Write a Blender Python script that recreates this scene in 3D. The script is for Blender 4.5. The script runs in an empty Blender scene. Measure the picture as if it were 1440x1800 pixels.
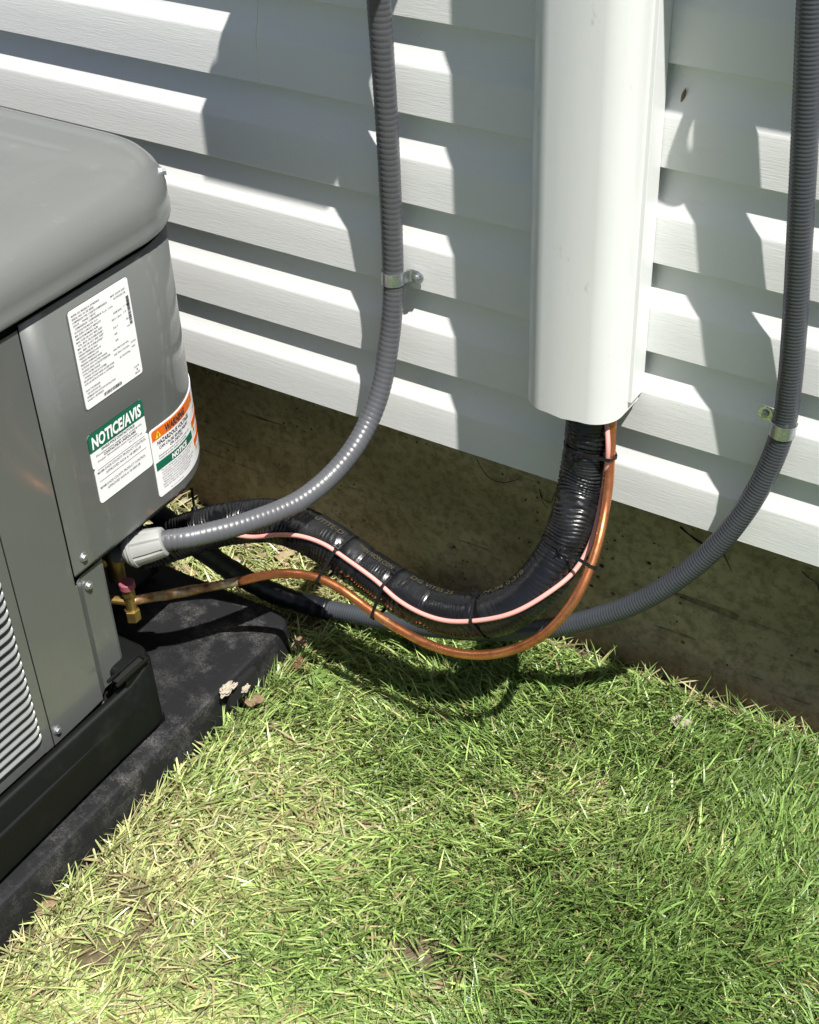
import bpy, bmesh, math, random
import numpy as np
from mathutils import Vector, Matrix

random.seed(7)
RNG = np.random.default_rng(11)
SC = bpy.context.scene
COL = SC.collection

# ------------------------------------------------------------------ camera
CAM = np.array([0.0, -1.3595, 1.09745])
RIGHT = np.array([0.84518217, 0.53343034, -0.03345391])
UP = np.array([-0.29914475, 0.5239862, 0.79746528])
FWD = np.array([-0.44292157, 0.66399588, -0.60243668])
FPX = 2512.17                      # focal length in photo pixels (1440 wide)
cd = bpy.data.cameras.new('camera')
cam = bpy.data.objects.new('camera', cd)
COL.objects.link(cam)
cam.matrix_world = Matrix(((RIGHT[0], UP[0], -FWD[0], CAM[0]), (RIGHT[1], UP[1], -FWD[1], CAM[1]),
                           (RIGHT[2], UP[2], -FWD[2], CAM[2]), (0, 0, 0, 1)))
cd.sensor_fit = 'HORIZONTAL'
cd.sensor_width = 36.0
cd.lens = 36.0 * FPX / 1440.0
cd.clip_start = 0.02
cd.clip_end = 3000
SC.camera = cam

# ------------------------------------------------------------------ light
SUN_EL, SUN_AZ = math.radians(63.5), math.radians(63.0)    # azimuth from the wall's outward normal (-y) towards +x
SDIR = Vector((math.sin(SUN_AZ) * math.cos(SUN_EL), -math.cos(SUN_AZ) * math.cos(SUN_EL), math.sin(SUN_EL)))
w = bpy.data.worlds.new('World')
SC.world = w
w.use_nodes = True
nt = w.node_tree
nt.nodes.clear()
sky = nt.nodes.new('ShaderNodeTexSky')
sky.sky_type = 'NISHITA'
sky.sun_disc = False
sky.sun_elevation = SUN_EL
sky.sun_rotation = math.atan2(SDIR.x, SDIR.y)
sky.air_density = 0.6
sky.dust_density = 1.6
bg = nt.nodes.new('ShaderNodeBackground')
bg.inputs['Strength'].default_value = 0.05
wo = nt.nodes.new('ShaderNodeOutputWorld')
nt.links.new(sky.outputs[0], bg.inputs[0])
nt.links.new(bg.outputs[0], wo.inputs[0])
sl = bpy.data.lights.new('sun', 'SUN')
sl.energy = 5.0
sl.angle = math.radians(0.53)
sl.color = (1.0, 0.965, 0.91)
sun = bpy.data.objects.new('sun', sl)
COL.objects.link(sun)
sun.rotation_euler = SDIR.to_track_quat('Z', 'Y').to_euler()
sun.location = (2, -2, 4)
vs = SC.view_settings
vs.view_transform = 'Standard'
vs.look = 'None'
vs.exposure = 0.78
vs.gamma = 1.0
vs.use_curve_mapping = False
SC.cycles.use_denoising = True

# ------------------------------------------------------------------ helpers
def at(px, py, Y=None, X=None, Z=None):
    """photo pixel -> world point on the plane y=Y, x=X or z=Z"""
    d = FWD * FPX + RIGHT * (px - 720) - UP * (py - 900)
    if Y is not None: t = (Y - CAM[1]) / d[1]
    elif X is not None: t = (X - CAM[0]) / d[0]
    else: t = (Z - CAM[2]) / d[2]
    return Vector(CAM + d * t)

def tag(o, label=None, cat=None, group=None, kind=None):
    if label: o['label'] = label
    if cat: o['category'] = cat
    if group: o['group'] = group
    if kind: o['kind'] = kind
    return o

def empty(name, loc=(0, 0, 0), label=None, cat=None, group=None):
    o = bpy.data.objects.new(name, None)
    o.location = loc
    o.empty_display_size = 0.05
    COL.objects.link(o)
    return tag(o, label, cat, group)

def link(name, me, mat=None, parent=None, smooth=False):
    o = bpy.data.objects.new(name, me)
    COL.objects.link(o)
    if mat is not None and not me.materials: me.materials.append(mat)
    if parent is not None:
        o.parent = parent
        o.matrix_parent_inverse = Matrix.Translation(-Vector(parent.location)) if parent.parent is None and parent.type == 'EMPTY' else Matrix.Identity(4)
    if smooth:
        me.polygons.foreach_set('use_smooth', [True] * len(me.polygons))
    return o

def mesh(name, verts, faces):
    me = bpy.data.meshes.new(name)
    me.from_pydata([tuple(v) for v in verts], [], [tuple(f) for f in faces])
    me.update()
    return me

def fixn(me):
    bm = bmesh.new(); bm.from_mesh(me)
    bmesh.ops.recalc_face_normals(bm, faces=bm.faces)
    bm.to_mesh(me); bm.free()
    return me

def box_me(name, lo, hi, bevel=0.0, seg=2):
    bm = bmesh.new()
    bmesh.ops.create_cube(bm, size=1)
    for v in bm.verts:
        v.co = Vector([lo[i] + (v.co[i] + .5) * (hi[i] - lo[i]) for i in range(3)])
    if bevel:
        bmesh.ops.bevel(bm, geom=bm.edges[:], offset=bevel, segments=seg, affect='EDGES', profile=.5)
    me = bpy.data.meshes.new(name)
    bm.to_mesh(me); bm.free()
    return me

def prism(name, poly, z0, z1, bevel=0.0, seg=2):
    """plan polygon extruded from z0 to z1"""
    bm = bmesh.new()
    vs_ = [bm.verts.new((x, y, z0)) for x, y in poly]
    f = bm.faces.new(vs_)
    r = bmesh.ops.extrude_face_region(bm, geom=[f])
    for v in r['geom']:
        if isinstance(v, bmesh.types.BMVert): v.co.z = z1
    bmesh.ops.recalc_face_normals(bm, faces=bm.faces)
    if bevel:
        es = [e for e in bm.edges if abs(e.verts[0].co.z - z1) < 1e-6 and abs(e.verts[1].co.z - z1) < 1e-6]
        bmesh.ops.bevel(bm, geom=es, offset=bevel, segments=seg, affect='EDGES', profile=.5)
    me = bpy.data.meshes.new(name)
    bm.to_mesh(me); bm.free()
    return me

def spline(pts, step):
    """Catmull-Rom through pts (centripetal-ish), resampled evenly"""
    P = np.array([list(p) for p in pts], float)
    P = np.vstack([2 * P[0] - P[1], P, 2 * P[-1] - P[-2]])
    out = []
    for i in range(1, len(P) - 2):
        p0, p1, p2, p3 = P[i - 1:i + 3]
        d = lambda a, b: max(np.linalg.norm(a - b) ** .5, 1e-6)
        t0 = 0; t1 = d(p0, p1); t2 = t1 + d(p1, p2); t3 = t2 + d(p2, p3)
        for t in np.linspace(t1, t2, 40, endpoint=False):
            A1 = (t1 - t) / (t1 - t0) * p0 + (t - t0) / (t1 - t0) * p1
            A2 = (t2 - t) / (t2 - t1) * p1 + (t - t1) / (t2 - t1) * p2
            A3 = (t3 - t) / (t3 - t2) * p2 + (t - t2) / (t3 - t2) * p3
            B1 = (t2 - t) / (t2 - t0) * A1 + (t - t0) / (t2 - t0) * A2
            B2 = (t3 - t) / (t3 - t1) * A2 + (t - t1) / (t3 - t1) * A3
            out.append((t2 - t) / (t2 - t1) * B1 + (t - t1) / (t2 - t1) * B2)
    out.append(P[-2])
    C = np.array(out)
    for _ in range(3):
        C[1:-1] = .25 * C[:-2] + .5 * C[1:-1] + .25 * C[2:]
    L = np.concatenate([[0], np.cumsum(np.linalg.norm(np.diff(C, axis=0), axis=1))])
    n = max(4, int(L[-1] / step))
    s = np.linspace(0, L[-1], n)
    return np.stack([np.interp(s, L, C[:, k]) for k in range(3)], 1), s

def frames(C):
    T = np.gradient(C, axis=0)
    T /= np.linalg.norm(T, axis=1)[:, None]
    ref = np.array([0, 0, 1.0]) if abs(T[0, 2]) < .9 else np.array([0, -1.0, 0])
    N = np.zeros_like(T)
    n = ref - T[0] * (ref @ T[0]); n /= np.linalg.norm(n)
    for i in range(len(C)):
        n = n - T[i] * (n @ T[i]); n /= np.linalg.norm(n)
        N[i] = n
    return T, N, np.cross(T, N)

def sweep_me(name, C, radius, seg=20, cap=True):
    """radius: float, array per ring, or array (ring, seg)"""
    T, N, B = frames(C)
    n = len(C)
    r = np.broadcast_to(np.asarray(radius, float).reshape(-1, 1) if np.ndim(radius) == 1 else np.asarray(radius, float), (n, seg))
    a = np.linspace(0, 2 * np.pi, seg, endpoint=False)
    V = C[:, None] + r[..., None] * (np.cos(a)[None, :, None] * N[:, None] + np.sin(a)[None, :, None] * B[:, None])
    V = V.reshape(-1, 3)
    i = np.arange(n - 1)[:, None] * seg; j = np.arange(seg)[None]; k = (j + 1) % seg
    F = np.stack([i + j, i + k, i + seg + k, i + seg + j], -1).reshape(-1, 4)
    F = F.tolist()
    if cap:
        F.append(list(range(seg))[::-1]); F.append(list(range((n - 1) * seg, n * seg)))
    me = bpy.data.meshes.new(name)
    me.from_pydata(V.tolist(), [], F)
    me.update()
    fl = [True] * len(me.polygons)
    if cap: fl[-1] = fl[-2] = False
    me.polygons.foreach_set('use_smooth', fl)
    uv = me.uv_layers.new(name='UVMap')
    # u around, v along in metres
    L = np.concatenate([[0], np.cumsum(np.linalg.norm(np.diff(C, axis=0), axis=1))])
    u = np.concatenate([np.stack(np.broadcast_arrays(j / seg, L[:-1][:, None]), -1)[..., None, :],
                        np.stack(np.broadcast_arrays((j + 1) / seg, L[:-1][:, None]), -1)[..., None, :],
                        np.stack(np.broadcast_arrays((j + 1) / seg, L[1:][:, None]), -1)[..., None, :],
                        np.stack(np.broadcast_arrays(j / seg, L[1:][:, None]), -1)[..., None, :]], 2).reshape(-1, 2)
    full = np.zeros((len(me.loops), 2)); full[:len(u)] = u
    uv.data.foreach_set('uv', full.ravel())
    return me

def cyl_me(name, a, b, r0, r1=None, seg=16, bevel=0.0):
    a, b = np.array(a, float), np.array(b, float)
    r1 = r0 if r1 is None else r1
    if bevel:
        L = np.linalg.norm(b - a); d = (b - a) / L
        C = np.array([a, a + d * bevel, b - d * bevel, b]); R = np.array([r0 - bevel, r0, r1, r1 - bevel])
    else:
        C = np.array([a, b]); R = np.array([r0, r1])
    T = (b - a) / np.linalg.norm(b - a)
    ref = np.array([0, 0, 1.0]) if abs(T[2]) < .9 else np.array([0, -1.0, 0])
    N = ref - T * (ref @ T); N /= np.linalg.norm(N); B = np.cross(T, N)
    ang = np.linspace(0, 2 * np.pi, seg, endpoint=False)
    V = [c + r * (math.cos(t) * N + math.sin(t) * B) for c, r in zip(C, R) for t in ang]
    n = len(C)
    F = [(i * seg + j, i * seg + (j + 1) % seg, (i + 1) * seg + (j + 1) % seg, (i + 1) * seg + j) for i in range(n - 1) for j in range(seg)]
    F += [tuple(range(seg))[::-1], tuple(range((n - 1) * seg, n * seg))]
    return mesh(name, V, F)

def join_me(name, meshes):
    bm = bmesh.new()
    for m in meshes: bm.from_mesh(m)
    me = bpy.data.meshes.new(name)
    bm.to_mesh(me); bm.free()
    return me

# value noise for scattering (numpy, world space)
_G = RNG.random((64, 64))
def vnoise(x, y, s, o=0.0):
    x = np.asarray(x) / s + 17.3 + o * 3.1; y = np.asarray(y) / s + 9.7 + o * 5.7
    xi = np.floor(x).astype(int); yi = np.floor(y).astype(int)
    fx = x - xi; fy = y - yi
    fx = fx * fx * (3 - 2 * fx); fy = fy * fy * (3 - 2 * fy)
    g = lambda a, b: _G[a % 64, b % 64]
    return (g(xi, yi) * (1 - fx) + g(xi + 1, yi) * fx) * (1 - fy) + (g(xi, yi + 1) * (1 - fx) + g(xi + 1, yi + 1) * fx) * fy

# ------------------------------------------------------------------ materials
class NT:
    def __init__(s, name):
        s.m = bpy.data.materials.new(name); s.m.use_nodes = True
        s.t = s.m.node_tree; s.b = s.t.nodes['Principled BSDF']; s.out = s.t.nodes['Material Output']
    def n(s, kind, **kw):
        nd = s.t.nodes.new(kind)
        for k, v in kw.items():
            if k in nd.inputs: nd.inputs[k].default_value = v
            else: setattr(nd, k, v)
        return nd
    def l(s, a, b): s.t.links.new(a, b)
    def coord(s, scale=(1, 1, 1), kind='Object'):
        tc = s.n('ShaderNodeTexCoord'); mp = s.n('ShaderNodeMapping')
        mp.inputs['Scale'].default_value = scale
        s.l(tc.outputs[kind], mp.inputs[0]); return mp.outputs[0]
    def noise(s, scale, detail=4, rough=.55, vec=None, dist=0.0):
        nd = s.n('ShaderNodeTexNoise', Scale=scale, Detail=detail, Roughness=rough, Distortion=dist)
        if vec is not None: s.l(vec, nd.inputs['Vector'])
        return nd.outputs['Fac']
    def ramp(s, fac, stops):
        r = s.n('ShaderNodeValToRGB'); e = r.color_ramp.elements
        while len(e) < len(stops): e.new(.5)
        for el, (p, c) in zip(e, stops):
            el.position = p; el.color = (c[0], c[1], c[2], 1) if not isinstance(c, (int, float)) else (c, c, c, 1)
        s.l(fac, r.inputs[0]); return r.outputs[0]
    def mix(s, fac, a, b, mode='MIX'):
        m = s.n('ShaderNodeMix', data_type='RGBA', blend_type=mode)
        for sock, v in ((m.inputs[0], fac), (m.inputs[6], a), (m.inputs[7], b)):
            if hasattr(v, 'node'): s.l(v, sock)
            else: sock.default_value = v if isinstance(v, (int, float)) else (v[0], v[1], v[2], 1)
        return m.outputs[2]
    def math(s, op, a, b=0.0):
        m = s.n('ShaderNodeMath', operation=op)
        for sock, v in ((m.inputs[0], a), (m.inputs[1], b)):
            if hasattr(v, 'node'): s.l(v, sock)
            else: sock.default_value = v
        return m.outputs[0]
    def bump(s, h, strength=.3, dist=.002):
        b = s.n('ShaderNodeBump', Strength=strength, Distance=dist); s.l(h, b.inputs['Height'])
        s.l(b.outputs[0], s.b.inputs['Normal']); return b
    def set(s, color=None, rough=None, metal=None, spec=None, coat=None):
        for nm, v in (('Base Color', color), ('Roughness', rough), ('Metallic', metal), ('Specular IOR Level', spec), ('Coat Weight', coat)):
            if v is None: continue
            if hasattr(v, 'node'): s.l(v, s.b.inputs[nm])
            else: s.b.inputs[nm].default_value = (v[0], v[1], v[2], 1) if nm == 'Base Color' else v
        return s

def simple(name, color, rough=.5, metal=0.0, spec=.5, var=.12, scale=40):
    t = NT(name)
    v = t.coord()
    f = t.noise(scale, 3, .6, v)
    c = t.mix(f, [max(0, x * (1 - var)) for x in color], [x * (1 + var) for x in color])
    return t.set(c, rough, metal, spec).m

M = {}
# white embossed vinyl
t = NT('vinyl_siding')
v = t.coord((3, 60, 60)); g1 = t.noise(9, 5, .6, v)
v2 = t.coord((9, 160, 160)); g2 = t.noise(7, 3, .6, v2)
h = t.math('ADD', t.math('MULTIPLY', g1, .6), t.math('MULTIPLY', g2, .4))
blot = t.noise(3.0, 4, .6, t.coord())
dirt = t.noise(14.0, 5, .7, t.coord((1, 1, 3)))
c = t.mix(blot, (.74, .755, .75), (.80, .805, .79))
c = t.mix(t.ramp(dirt, [(.62, 0.0), (.80, .35)]), c, (.60, .59, .54))
c = t.mix(t.ramp(t.noise(230, 2, .5, t.coord()), [(.76, 0.0), (.80, .5)]), c, (.35, .33, .27))
t.set(c, .42, 0, .4); t.bump(h, .32, .0012)
M['vinyl'] = t.m
# smooth pvc line cover
t = NT('cover_pvc')
s1 = t.noise(12, 5, .65, t.coord((5, 5, .7)))
s2 = t.noise(50, 4, .7, t.coord((1, 1, .5)))
c = t.mix(s1, (.74, .755, .745), (.67, .69, .685))
c = t.mix(t.ramp(s2, [(.66, 0.0), (.74, .5)]), c, (.42, .42, .41))
t.set(c, .33, 0, .5); t.bump(s1, .08, .001)
M['pvc'] = t.m
# concrete
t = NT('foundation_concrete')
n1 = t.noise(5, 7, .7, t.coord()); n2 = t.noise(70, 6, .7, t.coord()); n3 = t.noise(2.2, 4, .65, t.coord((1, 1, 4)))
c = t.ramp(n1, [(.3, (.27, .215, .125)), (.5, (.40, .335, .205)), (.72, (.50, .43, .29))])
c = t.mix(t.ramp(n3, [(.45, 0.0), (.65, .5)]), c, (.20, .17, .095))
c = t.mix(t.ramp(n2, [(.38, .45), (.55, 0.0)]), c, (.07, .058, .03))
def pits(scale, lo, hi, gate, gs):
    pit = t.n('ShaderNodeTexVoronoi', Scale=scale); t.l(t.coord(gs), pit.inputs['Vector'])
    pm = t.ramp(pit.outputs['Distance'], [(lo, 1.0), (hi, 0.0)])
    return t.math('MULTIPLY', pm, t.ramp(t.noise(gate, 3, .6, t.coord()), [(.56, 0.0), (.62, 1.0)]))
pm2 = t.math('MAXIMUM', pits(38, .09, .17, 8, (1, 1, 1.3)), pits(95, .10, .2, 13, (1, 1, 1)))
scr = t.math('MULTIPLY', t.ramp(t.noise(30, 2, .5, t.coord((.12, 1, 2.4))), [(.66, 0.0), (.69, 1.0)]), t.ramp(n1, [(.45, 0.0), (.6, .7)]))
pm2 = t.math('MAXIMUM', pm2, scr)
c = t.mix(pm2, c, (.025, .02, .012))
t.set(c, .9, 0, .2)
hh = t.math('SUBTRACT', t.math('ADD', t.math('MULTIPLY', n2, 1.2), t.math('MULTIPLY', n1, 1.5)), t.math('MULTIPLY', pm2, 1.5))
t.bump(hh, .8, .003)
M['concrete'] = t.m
# grey appliance paint
def paint(name, col, rough, coat=.75, crough=.09):
    t = NT(name)
    a = t.noise(6, 5, .65, t.coord()); b = t.noise(300, 2, .5, t.coord())
    sc_ = t.noise(30, 6, .75, t.coord((1, 1, .35)))
    c = t.mix(a, [x * .94 for x in col], [x * 1.06 for x in col])
    c = t.mix(t.ramp(sc_, [(.60, 0.0), (.74, .45)]), c, [min(1, x * 1.9) for x in col])
    t.set(c, rough, 0, .5, coat)
    t.b.inputs['Coat Roughness'].default_value = crough
    t.bump(b, .06, .0006)
    return t.m
M['paint'] = paint('grey_paint', (.098, .104, .101), .36)
M['paint_cap'] = paint('grey_cap_paint', (.128, .135, .132), .40, .45, .16)
M['paint_slat_lit'] = paint('grey_paint_lit_slat', (.165, .173, .170), .36, .6, .12)  # same unit paint made lighter: sunlit brightness of the slats in the colour
M['dark'] = simple('dark_interior', (.012, .012, .012), .7)
# black plastics
t = NT('black_plastic_pad')
a = t.noise(16, 10, .78, t.coord()); b = t.noise(520, 3, .7, t.coord()); d = t.noise(7, 4, .6, t.coord())
m_ = t.math('MULTIPLY', t.ramp(a, [(.49, 0.0), (.70, 1.0)]), t.ramp(d, [(.40, .10), (.62, 1.0)]))
m_ = t.math('MULTIPLY', m_, t.ramp(b, [(.38, .05), (.62, 1.0)]))
c = t.mix(m_, (.0075, .008, .0095), (.17, .165, .155))
t.set(c, .68, 0, .28); t.bump(t.math('ADD', b, a), .5, .0015)
M['pad'] = t.m
t = NT('black_base_plastic')
a = t.noise(10, 6, .7, t.coord()); b = t.noise(400, 2, .5, t.coord())
c = t.mix(t.ramp(a, [(.55, 0.0), (.75, .5)]), (.0045, .0055, .005), (.022, .023, .021))
t.set(c, .55, 0, .16); t.bump(b, .12, .0006)
M['base'] = t.m
# conduits
def conduit_mat(name, col, rough):
    t = NT(name)
    a = t.noise(25, 5, .6, t.coord())
    c = t.mix(a, [x * .85 for x in col], [x * 1.12 for x in col])
    c = t.mix(t.ramp(t.noise(90, 4, .7, t.coord()), [(.68, 0.0), (.78, .4)]), c, [min(1, x * 1.9) for x in col])
    t.set(c, rough, 0, .5)
    return t.m
M['conduit_l'] = conduit_mat('grey_conduit_vinyl', (.078, .081, .090), .36)
M['conduit_r'] = conduit_mat('slate_conduit_vinyl', (.046, .051, .060), .38)
M['nut'] = simple('grey_fitting_plastic', (.27, .275, .265), .5, var=.08, scale=60)
t = NT('black_foam')
a = t.noise(60, 5, .6, t.coord()); b = t.noise(14, 5, .6, t.coord())
c = t.mix(t.ramp(b, [(.5, 0.0), (.75, .5)]), (.0065, .007, .008), (.024, .025, .028))
t.set(c, t.ramp(b, [(.3, .13), (.7, .38)]), 0, .6); t.bump(a, .6, .0016)
M['foam'] = t.m
M['sleeve'] = simple('black_sleeve', (.009, .010, .013), .35, spec=.4)
M['tie'] = simple('black_nylon', (.008, .008, .009), .4, spec=.4)
t = NT('copper')
a = t.noise(18, 5, .65, t.coord()); b = t.noise(70, 4, .6, t.coord())
c = t.ramp(a, [(.25, (.46, .14, .058)), (.5, (.70, .26, .105)), (.75, (.80, .37, .165))])
c = t.mix(t.ramp(b, [(.52, 0.0), (.74, .65)]), c, (.20, .062, .030))
t.set(c, t.ramp(b, [(.3, .20), (.7, .40)]), .9, .5)
M['copper'] = t.m
t = NT('heated_copper')
a = t.noise(30, 5, .7, t.coord())
c = t.ramp(a, [(.3, (.12, .055, .03)), (.45, (.42, .24, .12)), (.56, (.62, .52, .38)), (.7, (.36, .12, .06))])
t.set(c, t.ramp(a, [(.3, .5), (.7, .25)]), .85, .5)
M['copper_burnt'] = t.m
M['brass'] = simple('brass', (.36, .25, .085), .42, .9, var=.45, scale=60)
M['valve_cap'] = simple('dusty_red_cap', (.25, .06, .085), .6, var=.2)
M['wire'] = simple('salmon_wire_jacket', (.66, .30, .27), .45, var=.10, scale=30)
t = NT('galvanised_steel')
a = t.noise(60, 4, .6, t.coord())
t.set(t.ramp(a, [(.3, (.36, .39, .42)), (.7, (.66, .70, .74))]), t.ramp(a, [(.3, .38), (.7, .22)]), .9)
t.bump(t.noise(220, 3, .6, t.coord()), .25, .0008)
M['steel'] = t.m
M['screw'] = simple('screw_steel', (.40, .42, .44), .35, .8, var=.3, scale=200)
M['box_grey'] = simple('box_enamel', (.40, .41, .41), .45)
# prints
for nm, col, r in (('label_white', (.78, .78, .80), .38), ('label_green', (.004, .115, .065), .4), ('label_orange', (.66, .13, .012), .4),
                   ('ink', (.03, .03, .035), .5), ('ink_grey', (.12, .12, .13), .5), ('print_white', (.82, .82, .82), .4),
                   ('label_yellow', (.80, .58, .03), .4), ('label_edge', (.10, .105, .105), .5), ('foam_ink', (.050, .041, .018), .6), ('recess_dark', (.002, .002, .002), .95)):
    M[nm] = simple(nm, col, r, var=.04)
# ground
t = NT('lawn_soil')
a = t.noise(9, 6, .65, t.coord()); b = t.noise(90, 5, .7, t.coord()); d = t.noise(1.4, 4, .55, t.coord())
soil = t.ramp(b, [(.3, (.075, .055, .036)), (.6, (.17, .13, .09)), (.8, (.27, .22, .15))])
straw = t.ramp(b, [(.3, (.040, .038, .016)), (.7, (.13, .12, .05))])
c = t.mix(t.ramp(a, [(.40, 0.0), (.62, 1.0)]), straw, soil)
far = t.ramp(t.noise(35, 6, .7, t.coord()), [(.3, (.03, .05, .012)), (.7, (.085, .115, .032))])
# distance from the wall corner: lawn colour takes over beyond the modelled blades
sx = t.n('ShaderNodeTexCoord'); ln = t.n('ShaderNodeVectorMath', operation='DISTANCE'); ln.inputs[1].default_value = (-.4, -.6, -.33)
t.l(sx.outputs['Object'], ln.inputs[0])
c = t.mix(t.ramp(t.math('DIVIDE', ln.outputs['Value'], 6.0), [(.38, 0.0), (.55, 1.0)]), c, far)
t.set(c, .95, 0, .15); t.bump(t.math('ADD', b, a), .9, .006)
M['soil'] = t.m
def blade_mat(name, trans, rough):
    t = NT(name)
    at_ = t.n('ShaderNodeAttribute'); at_.attribute_name = 'Col'
    t.set(at_.outputs['Color'], rough, 0, .4)
    tr = t.n('ShaderNodeBsdfTranslucent'); t.l(t.mix(1.0, at_.outputs['Color'], (1.15, 1.2, .55), 'MULTIPLY'), tr.inputs['Color'])
    mx = t.n('ShaderNodeMixShader'); mx.inputs[0].default_value = trans
    t.l(t.b.outputs[0], mx.inputs[1]); t.l(tr.outputs[0], mx.inputs[2]); t.l(mx.outputs[0], t.out.inputs['Surface'])
    return t.m
M['grass'] = blade_mat('grass_blade', .14, .36)
M['straw'] = blade_mat('dead_straw', .15, .6)

# ------------------------------------------------------------------ setting
GZ = -0.335                       # soil level of the lawn
def ground_h(x, y):
    return GZ + .010 * (vnoise(x, y, .35, 1) - .5) + .006 * (vnoise(x, y, .12, 2) - .5) - .03 * np.clip((np.asarray(y) - .045) / .05, 0, 1)
xs = np.unique(np.concatenate([np.linspace(-2.4, 1.6, 161), np.array([-600, -120, -30, -8, -4, 3, 6, 30, 120, 600])]))
ys = np.unique(np.concatenate([np.linspace(-2.4, .12, 121), np.array([-600, -120, -30, -8, -4, .2])]))
XX, YY = np.meshgrid(xs, ys, indexing='ij')
near = ((XX > -2.41) & (XX < 1.61) & (YY > -2.41)).astype(float)
ZZ = np.where(near > 0, ground_h(XX, YY), GZ)
nx, ny = XX.shape
gi = (np.arange(nx - 1)[:, None] * ny + np.arange(ny - 1)[None]).ravel()
me = bpy.data.meshes.new('ground')
me.from_pydata(np.stack([XX, YY, ZZ], -1).reshape(-1, 3).tolist(), [], np.stack([gi, gi + ny, gi + ny + 1, gi + 1], -1).tolist())
me.polygons.foreach_set('use_smooth', [True] * len(me.polygons))
g = link('ground', me, M['soil'])
tag(g, 'pale dry soil showing between the grass of the lawn', kind='structure')

# house wall: foundation, sheathing, every siding board a part
E = 0.1143
wall = empty('house_wall', (-.6, 0, -.33), 'white vinyl lap siding wall above a shaded brown concrete foundation', 'wall')
FY = 0.098
# foundation surface slightly uneven
fx = np.linspace(-4.2, 2.6, 240); fz = np.linspace(-.62, .004, 26)
FX, FZ = np.meshgrid(fx, fz, indexing='ij')
FD = FY + .004 * (vnoise(FX, FZ, .11, 4) - .5) + .006 * (vnoise(FX, FZ, .45, 6) - .5)
# a form line runs along the lower third
FD = FD + np.where(FZ < -.205 + .012 * np.sin(FX * 3), -.0035, 0)
nz = len(fz)
gi = (np.arange(len(fx) - 1)[:, None] * nz + np.arange(nz - 1)[None]).ravel()
me = bpy.data.meshes.new('foundation')
verts = np.stack([FX, FD, FZ], -1).reshape(-1, 3).tolist()
faces = np.stack([gi, gi + nz, gi + nz + 1, gi + 1], -1).tolist()
nv = len(verts)
verts += [(-4.2, .3, -.62), (2.6, .3, -.62), (2.6, .3, .004), (-4.2, .3, .004)]
faces += [[nv, nv + 1, nv + 2, nv + 3], [0, nv, nv + 3, nz - 1], [nv + 1, (len(fx) - 1) * nz, len(fx) * nz - 1, nv + 2]]
me.from_pydata(verts, [], faces)
me.polygons.foreach_set('use_smooth', [True] * len(me.polygons))
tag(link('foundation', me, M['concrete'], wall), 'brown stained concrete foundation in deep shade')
link('sheathing', box_me('sheathing', (-4.19, .0188, .006), (2.59, .29, 2.72)), M['dark'], wall)

PROF = [(0.0, 0.0), (-.0005, .0012), (-.0001, .030), (.0003, .0560), (.0006, .0585), (.0011, .0602)] + [(.0011 + .0108 * (1 - (1 - q) ** 2), .0602 + .0563 * q) for q in (.09, .18, .3, .42, .55, .7, .85, 1.0)]
PROF = [(.0125, .0012), (.0122, 0.0), (.0012, 0.0)] + PROF[1:] + [(.0178, .1165), (.0178, .0012)]
def board(x0, x1, k, dy):
    n = len(PROF)
    nxs = max(2, int((x1 - x0) / .25))
    X = np.linspace(x0, x1, nxs)
    V = [(x, y + dy, z + k * E + .0006 * math.sin(x * 2.1 + k)) for x in X for y, z in PROF]
    F = [(i * n + j, i * n + (j + 1) % n, (i + 1) * n + (j + 1) % n, (i + 1) * n + j) for i in range(nxs - 1) for j in range(n)]
    F += [tuple(range(n))[::-1], tuple(range((nxs - 1) * n, nxs * n))]
    me = fixn(mesh('siding_board', V, F))
    me.polygons.foreach_set('use_smooth', [True] * len(me.polygons))
    bm = bmesh.new(); bm.from_mesh(me)
    bmesh.ops.split_edges(bm, edges=[e_ for e_ in bm.edges if len(e_.link_faces) == 2 and e_.calc_face_angle(0) > .45])
    bm.to_mesh(me); bm.free()
    return me
JX = at(452.5, 75, Y=.002).x - .022
for k in range(23):
    pair = k // 2
    if pair == 2: cuts = [-4.2, JX, 2.6]
    elif pair % 3 == 0: cuts = [-4.2, -2.35, 1.2, 2.6]
    elif pair % 3 == 1: cuts = [-4.2, -3.0, .62, 2.6]
    else: cuts = [-4.2, JX - .6, 2.6]
    for i in range(len(cuts) - 1):
        x0, x1 = cuts[i], cuts[i + 1]
        ov = .022 if i < len(cuts) - 2 else 0
        link('siding_board', board(x0, x1 + ov, k, -.0014 if i % 2 == 0 and len(cuts) > 2 else .0004), M['vinyl'], wall)

# ------------------------------------------------------------------ equipment pad
def rrect(x0, x1, y0, y1, r, seg=8):
    out = []
    for cx, cy, a0 in ((x1 - r, y1 - r, 0), (x0 + r, y1 - r, 90), (x0 + r, y0 + r, 180), (x1 - r, y0 + r, 270)):
        for i in range(seg + 1):
            a = math.radians(a0 + 90 * i / seg); out.append((cx + r * math.cos(a), cy + r * math.sin(a)))
    return out
pad = empty('equipment_pad', (-1.45, -.555, GZ), 'black textured plastic pad with scuffed top under the air conditioner', 'pad')
PADZ = -.270
PX1, PY1 = -1.016, -.150
poly = rrect(-1.90, PX1, -1.00, PY1, .035)
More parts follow.
